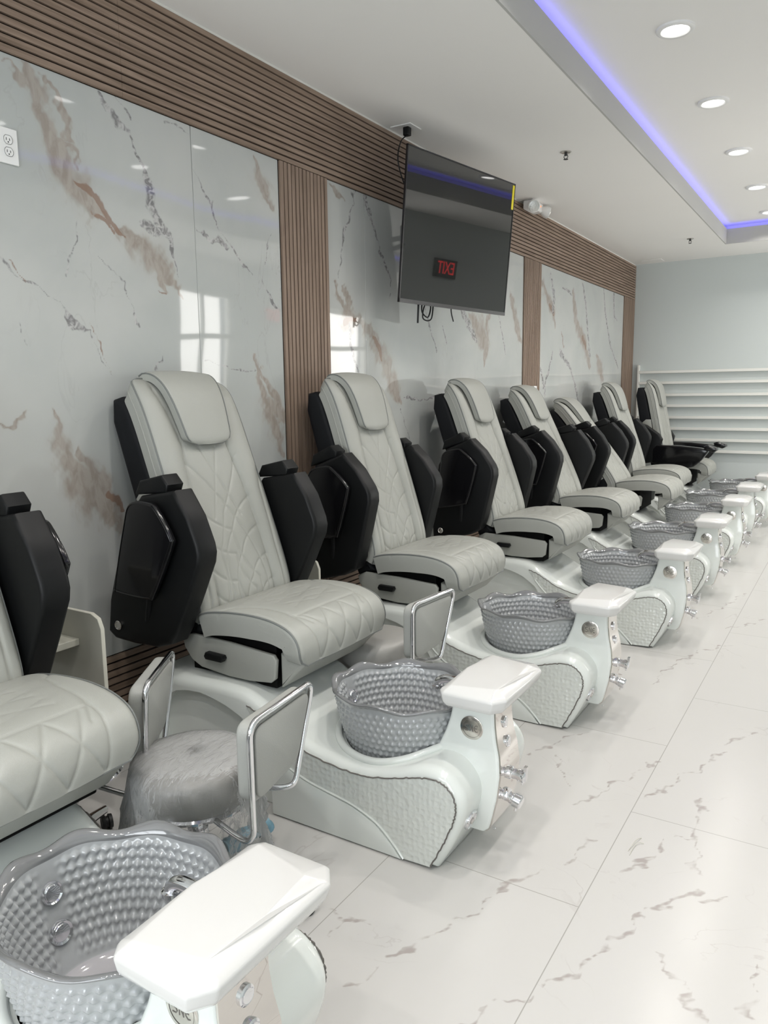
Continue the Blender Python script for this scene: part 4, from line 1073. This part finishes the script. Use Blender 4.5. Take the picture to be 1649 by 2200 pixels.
    circ = [(.0315*math.cos(a), .0315*math.sin(a)) for a in np.linspace(0, 2*math.pi, 49)]
    parts += stroke(circ, .0008, yy, .0005)
    link('badge_letters', fix(mesh(*merge(*parts))), M['engrave'], bd)
    lathe('badge', [(.040, -.004), (.040, .0020), (.038, .0028)], M['badge_metal'], pl, 48, 'y', loc=(bx, PY+.0725, bz))
    # spout over the bowl
    link('spout', fix(mesh(*merge(vf_tube(smooth_path([(1.41, .055, .512), (1.34, .058, .516), (1.285, .062, .512), (1.256, .064, .498), (1.248, .064, .482)], 24), [.013]*5+[.014]*17+[.013]*3 if False else .0155, 14), vf_lathe([(.021, 0), (.021, .010), (.016, .012)], 20, 'z', (1.248, .064, .472))))), M['chrome'], r, L0, smooth=50)
    # --- footrest
    f = link('footrest', foot_me, M['gel_white'], r, L0); bevel(f, .006, 3, 12); tag(f, 'glossy white faceted footrest pad')
    # --- plinth under the seat
    box('slide_mechanism', .27, .70, -.235+UY, .235+UY, .435, .625, M['void'], r, bev=.006, loc=L0)
    flap = [(.254, .572), (.262, .535), (.300, .490), (.350, .468), (.493, .456), (.60, .458), (.700, .470), (.722, .488), (.730, .560), (.715, .578), (.50, .592), (.30, .596)]
    for s in (-1, 1):
        y = s*.262+UY
        fp = link('seat_flap', fix(mesh(*pillow(densify(flap, .02), y-.010, y+.010, .006, 3))), M['leather'], r, L0, smooth=40)
        hp = link('pull_handle', fix(mesh(*pillow(densify([(-.048, -.004), (-.040, -.016), (.040, -.016), (.050, -.002), (.044, .010), (-.040, .012)], .012), -.004, .024, .004, 2))), M['black'], fp, loc=(.44, y+s*.012 if s > 0 else y-.034, .532), smooth=40)
    wedge = [(.735, .585), (.848, .572), (.842, .552), (.800, .512), (.760, .468), (.735, .452)]
    link('front_skirt', fix(mesh(*pillow(densify(wedge, .015), -.255+UY, .255+UY, .012, 3))), M['leather'], r, L0, smooth=45)
    # --- seat
    st = link('seat_cushion', seat_me, M['leather'], r, (-OX, UY, 0), smooth=60)
    tube('seat_piping', seat_line, .0034, M['piping'], st, 6)
    # --- backrest
    bk = link('backrest', back_me, M['leather'], r, (HINGE[0]-OX, UY, HINGE[1]), rot=(0, math.radians(-18.6), 0), smooth=60)
    tube('back_piping', back_line, .0034, M['piping'], bk, 6)
    for l_ in back_side: tube('back_welt', l_, .0028, M['leather'], bk, 6)
    pm = link('head_pillow', pil_me, M['leather'], bk, smooth=60)
    tube('head_pillow', pil_line, .0032, M['piping'], pm, 6).name = 'pillow_piping'
    sh = [(-.030, -.06), (-.062, .02), (-.070, .30), (-.080, .60), (-.095, .90), (-.130, .940), (-.178, .945), (-.213, .86), (-.215, .52), (-.195, .28), (-.170, .10), (-.150, -.06)]
    link('back_shell', fix(mesh(*pillow(densify(sh, .03), -.262, .262, .030, 5))), M['black_cloth'], bk, smooth=45)
    fl = [(-.075, .12), (-.080, .55), (-.135, .56), (-.185, .53), (-.182, .12)]
    for s in (-1, 1):
        y = s*.264
        link('side_cover', fix(mesh(*pillow(densify(fl, .03), y-.006, y+.006, .004, 2))), M['leather'], bk, smooth=45)
    return r

chair = make_chair()
# ------------------------------------------------------------------ the row of eight chairs
# corner offset from the modelled chair (x, y), seat slide, recline of the back, tilt of the near / far arm
ROW = [(.055, .940, -.025, 18.6, 0, 0), (0, 2.245, 0, 18.6, 0, 0), (.021, 3.459, 0, 16.2, 12, 12), (.097, 4.801, 0, 18.4, 13, 13), (.102, 6.045, .02, 24.0, 12, 5),
       (.106, 7.271, .13, 36.0, 8, 10), (.085, 8.39, .02, 18.0, 12, 12), (.135, 9.52, .05, 10.5, 12, 12)]
LBL = ['grey leather pedicure chair nearest the camera, only seat, far armrest and bowl showing',
       'grey leather pedicure chair beside the plastic-wrapped stool, first one seen whole, armrests raised',
       'grey leather pedicure chair in front of the wide walnut slat column, third along the row',
       'grey leather pedicure chair below the television, upright back, fourth along the row',
       'grey leather pedicure chair in front of the narrow walnut column with the white power box',
       'grey leather pedicure chair leaning back furthest of the whole row',
       'grey leather pedicure chair second from the far wall, both armrests raised',
       'grey leather pedicure chair at the end of the row with armrests folded down level']
chairs = []
for k in range(8):
    c = chair if k == 0 else copy_tree(chair)
    chairs.append(c)
bpy.context.view_layer.update()
for k, (c, (dx, y, slide, rec, an, af)) in enumerate(zip(chairs, ROW)):
    c.location = (OX+dx, y, 0)
    tag(c, LBL[k], 'pedicure chair', 'pedicure chairs along the marble wall')
    for ch in children(c):
        n = ch.name.split('.')[0]
        if n == 'backrest': ch.location.x += slide; ch.rotation_euler[1] = math.radians(-rec)
        if n in ('seat_cushion', 'front_skirt', 'seat_piping'): ch.location.x += slide
    if k < 7:
        arm_parts(c, -1, an); a2 = arm_parts(c, 1, af)
        if k == 0: a2.location.x -= .06
    else:
        arm_down(c, -1); arm_down(c, 1)

# ------------------------------------------------------------------ technicians' stools parked between the tubs
def make_stool(wrapped):
    BR = .325 if wrapped else .268
    # local: seat centre at the origin of x, y; the back pad stands on the +x side
    r = empty('pedicure_stool', (0, 0, 0))
    prof = [(.150, .360), (.170, .368), (.180, .40), (.180, .445), (.164, .472), (.12, .483), (.04, .487), (.004, .4875)]
    st = lathe('seat', prof, M['seat_grey'], r, 56, sharp=60)
    lathe('seat_ring', [(.150, .345), (.168, .348), (.172, .357), (.165, .365), (.14, .365)], M['chrome'], r, 56)
    lathe('gas_column', [(.030, .12), (.030, .25), (.018, .252), (.018, .350)], M['chrome'], r, 24)
    # five-star base
    for k in range(5):
        a = math.radians(72*k+15); ca, sa = math.cos(a), math.sin(a)
        leg = tube('base_leg', [(0, 0, .125), (.14*ca, .14*sa, .112), ((BR-.013)*ca, (BR-.013)*sa, .080)], [.022, .018, .015], M['chrome'], r, 10)
        if wrapped:
            rnd = random.Random(k); path = smooth_path([(.10*ca, .10*sa, .116), (.18*ca, .18*sa, .102), ((BR-.018)*ca, (BR-.018)*sa, .086), ((BR+.007)*ca, (BR+.007)*sa, .058)], 24)
            rr = [.027+.004*math.sin(i*1.9+k)+rnd.uniform(-.002, .002) for i in range(len(path))]; rr[-4:] = [.030, .031, .028, .02]
            b = tube('leg_cover', path, rr, M['bootie'], leg, 14); tag(b, 'blue plastic leg cover')
        w_ = lathe('caster', [(.006, -.020), (.024, -.018), (.026, -.006), (.020, -.004), (.020, .004), (.026, .006), (.024, .018), (.006, .020)], M['rubber'], leg, 24, 'y', loc=(BR*ca, BR*sa, .0262), rot=(0, 0, a+.6))
    # back pad and its chrome frame
    px = .290; q = [(-.160, .684), (.150, .684), (.098, .464), (-.125, .440)]
    def rounded(c, r_, n=8):
        out = []
        P = [np.array(p) for p in c]
        for i in range(4):
            a, b, d = P[i-1], P[i], P[(i+1) % 4]
            u = (a-b)/np.linalg.norm(a-b); v = (d-b)/np.linalg.norm(d-b)
            for t in np.linspace(0, 1, n): out.append(tuple(((1-t)**2)*(b+u*r_)+2*t*(1-t)*b+t*t*(b+v*r_)))
        return out
    lean = .10
    def sk(v): return [(x+(z-.47)*lean, y, z) for x, y, z in v]
    V, F = pillow(densify(rounded(q, .045), .02), px-.052, px-.002, .012, 4, 'yz')
    pd = link('back_pad', fix(mesh(sk(V), F)), M['pad_grey'], r, smooth=45)
    V, F = pillow(densify(rounded([(-.148, .672), (.138, .672), (.090, .475), (-.114, .452)], .04), .02), px-.004, px+.006, .004, 2, 'yz')
    link('pad_back_panel', fix(mesh(sk(V), F)), M['pad_grey'], pd, smooth=45)
    o_ = rounded([(-.166, .720), (.157, .720), (.104, .47), (-.132, .45)], .045)
    # tube: under-seat rail, up the near leg, over the pad and down the far leg back under the seat
    near_leg = [(-.02, -.06, .375), (.10, -.085, .36), (px-.05, -.118, .335), (px-.008, -.128, .36), (px-.002, -.131, .41)]
    far_leg = [(px-.004, .100, .425), (px-.012, .085, .400), (px-.06, .075, .385), (.10, .065, .372), (-.02, .05, .375)]
    over = [(px, p, z_) for p, z_ in rounded([(-.132, .40), (-.166, .694), (.158, .694), (.102, .425)], .045)[8:24]]
    path = smooth_path(near_leg, 30)[:-1].tolist()+[list(p) for p in sk(over)]+smooth_path(far_leg, 30)[1:].tolist()
    tube('back_frame', path, .0085, M['chrome'], r, 10)
    if wrapped:
        # clear film pulled over the seat and hanging below it
        n = 120; A = np.linspace(0, 2*math.pi, n, endpoint=False); rings = []
        rnd = np.random.RandomState(3); ph = rnd.uniform(0, 6.28, 8)
        def wob(a, s_): return s_*(np.sin(5*a+ph[0])+.7*np.sin(11*a+ph[1])+.6*np.sin(17*a+ph[2])+.4*np.sin(29*a+ph[3]))
        for rr, z, wb in ((.001, .4925, 0), (.05, .4925, .0003), (.10, .4915, .0006), (.135, .4885, .001), (.168, .4785, .0015), (.187, .454, .0025), (.191, .42, .004), (.194, .375, .006), (.200, .33, .010), (.203, .28, .014), (.200, .23, .018), (.194, .19, .022)):
            R_ = rr+wob(A+z*3, wb); zz = z+wob(A*1.3, wb*.5)*(1 if z < .4 else .2)
            rings.append(np.stack([R_*np.cos(A), R_*np.sin(A), zz], 1))
        V = np.vstack(rings); nr = len(rings); i, j = np.meshgrid(np.arange(nr-1), np.arange(n), indexing='ij'); j2 = (j+1) % n
        F = np.stack([(i*n+j).ravel(), (i*n+j2).ravel(), ((i+1)*n+j2).ravel(), ((i+1)*n+j).ravel()], 1)
        f = link('plastic_wrap', npmesh(V, F), M['film'], r, smooth=180); tag(f, 'crumpled clear plastic cover')
        s_ = f.modifiers.new('sheet', 'SOLIDIFY'); s_.thickness = .0006
    return r
s1 = make_stool(True)
s1.location = (.885, 1.478, 0); s1.rotation_euler = (0, 0, math.radians(8))
tag(s1, 'grey round stool wrapped in clear plastic with blue leg covers, between first two tubs', 'stool', 'stools parked between the tubs')
s0 = make_stool(False)
s0.location = (.435, 1.365, 0); s0.rotation_euler = (0, 0, math.radians(33))
tag(s0, 'grey chrome-framed stool mostly hidden behind nearest seat, only its back pad showing', 'stool', 'stools parked between the tubs')
s2 = copy_tree(s0)
s2.location = (.73, 2.70, 0); s2.rotation_euler = (0, 0, math.radians(-4))
tag(s2, 'grey stool with chrome-framed pad between second and third tubs, seat unwrapped', 'stool', 'stools parked between the tubs')

# ------------------------------------------------------------------ small shelf units against the wall between chairs
def shelf_unit(y, x1, zt, label):
    r = empty('side_shelf', (WX+.15, y, 0), 0, label, 'shelf', 'cream side shelves between chairs')
    x0 = -.13; X1 = x1-(WX+.15)
    pts = [(x0, .30), (X1, .30), (X1, zt-.05), (X1-.015, zt-.015), (X1-.05, zt), (x0, zt)]
    prism('side_board', pts, 0, .016, M['board'], r, bev=.002)
    box('shelf_board', x0, X1-.12, -.15, 0, zt-.125, zt-.100, M['board'], r, bev=.003)
    box('shelf_bracket', x0, x0+.016, -.15, 0, .30, zt-.125, M['board'], r, bev=.002)
    return r
shelf_unit(1.615, .318, .780, 'cream side shelf standing between nearest chair and the first whole chair')
shelf_unit(2.905, .280, .725, 'cream side shelf behind far armrest of the first whole chair')

# a few loose fibres on the tiles
tag(link('loose_fibres', fix(mesh(*merge(vf_tube(smooth_path([(1.935, 2.50, .001), (1.925, 2.46, .010), (1.915, 2.40, .001)], 12), .0009, 5), vf_tube(smooth_path([(1.95, 2.47, .001), (1.93, 2.45, .008), (1.925, 2.38, .001)], 12), .0009, 5)))), M['board']), 'thin pale fibres lying on the floor tiles', 'debris')
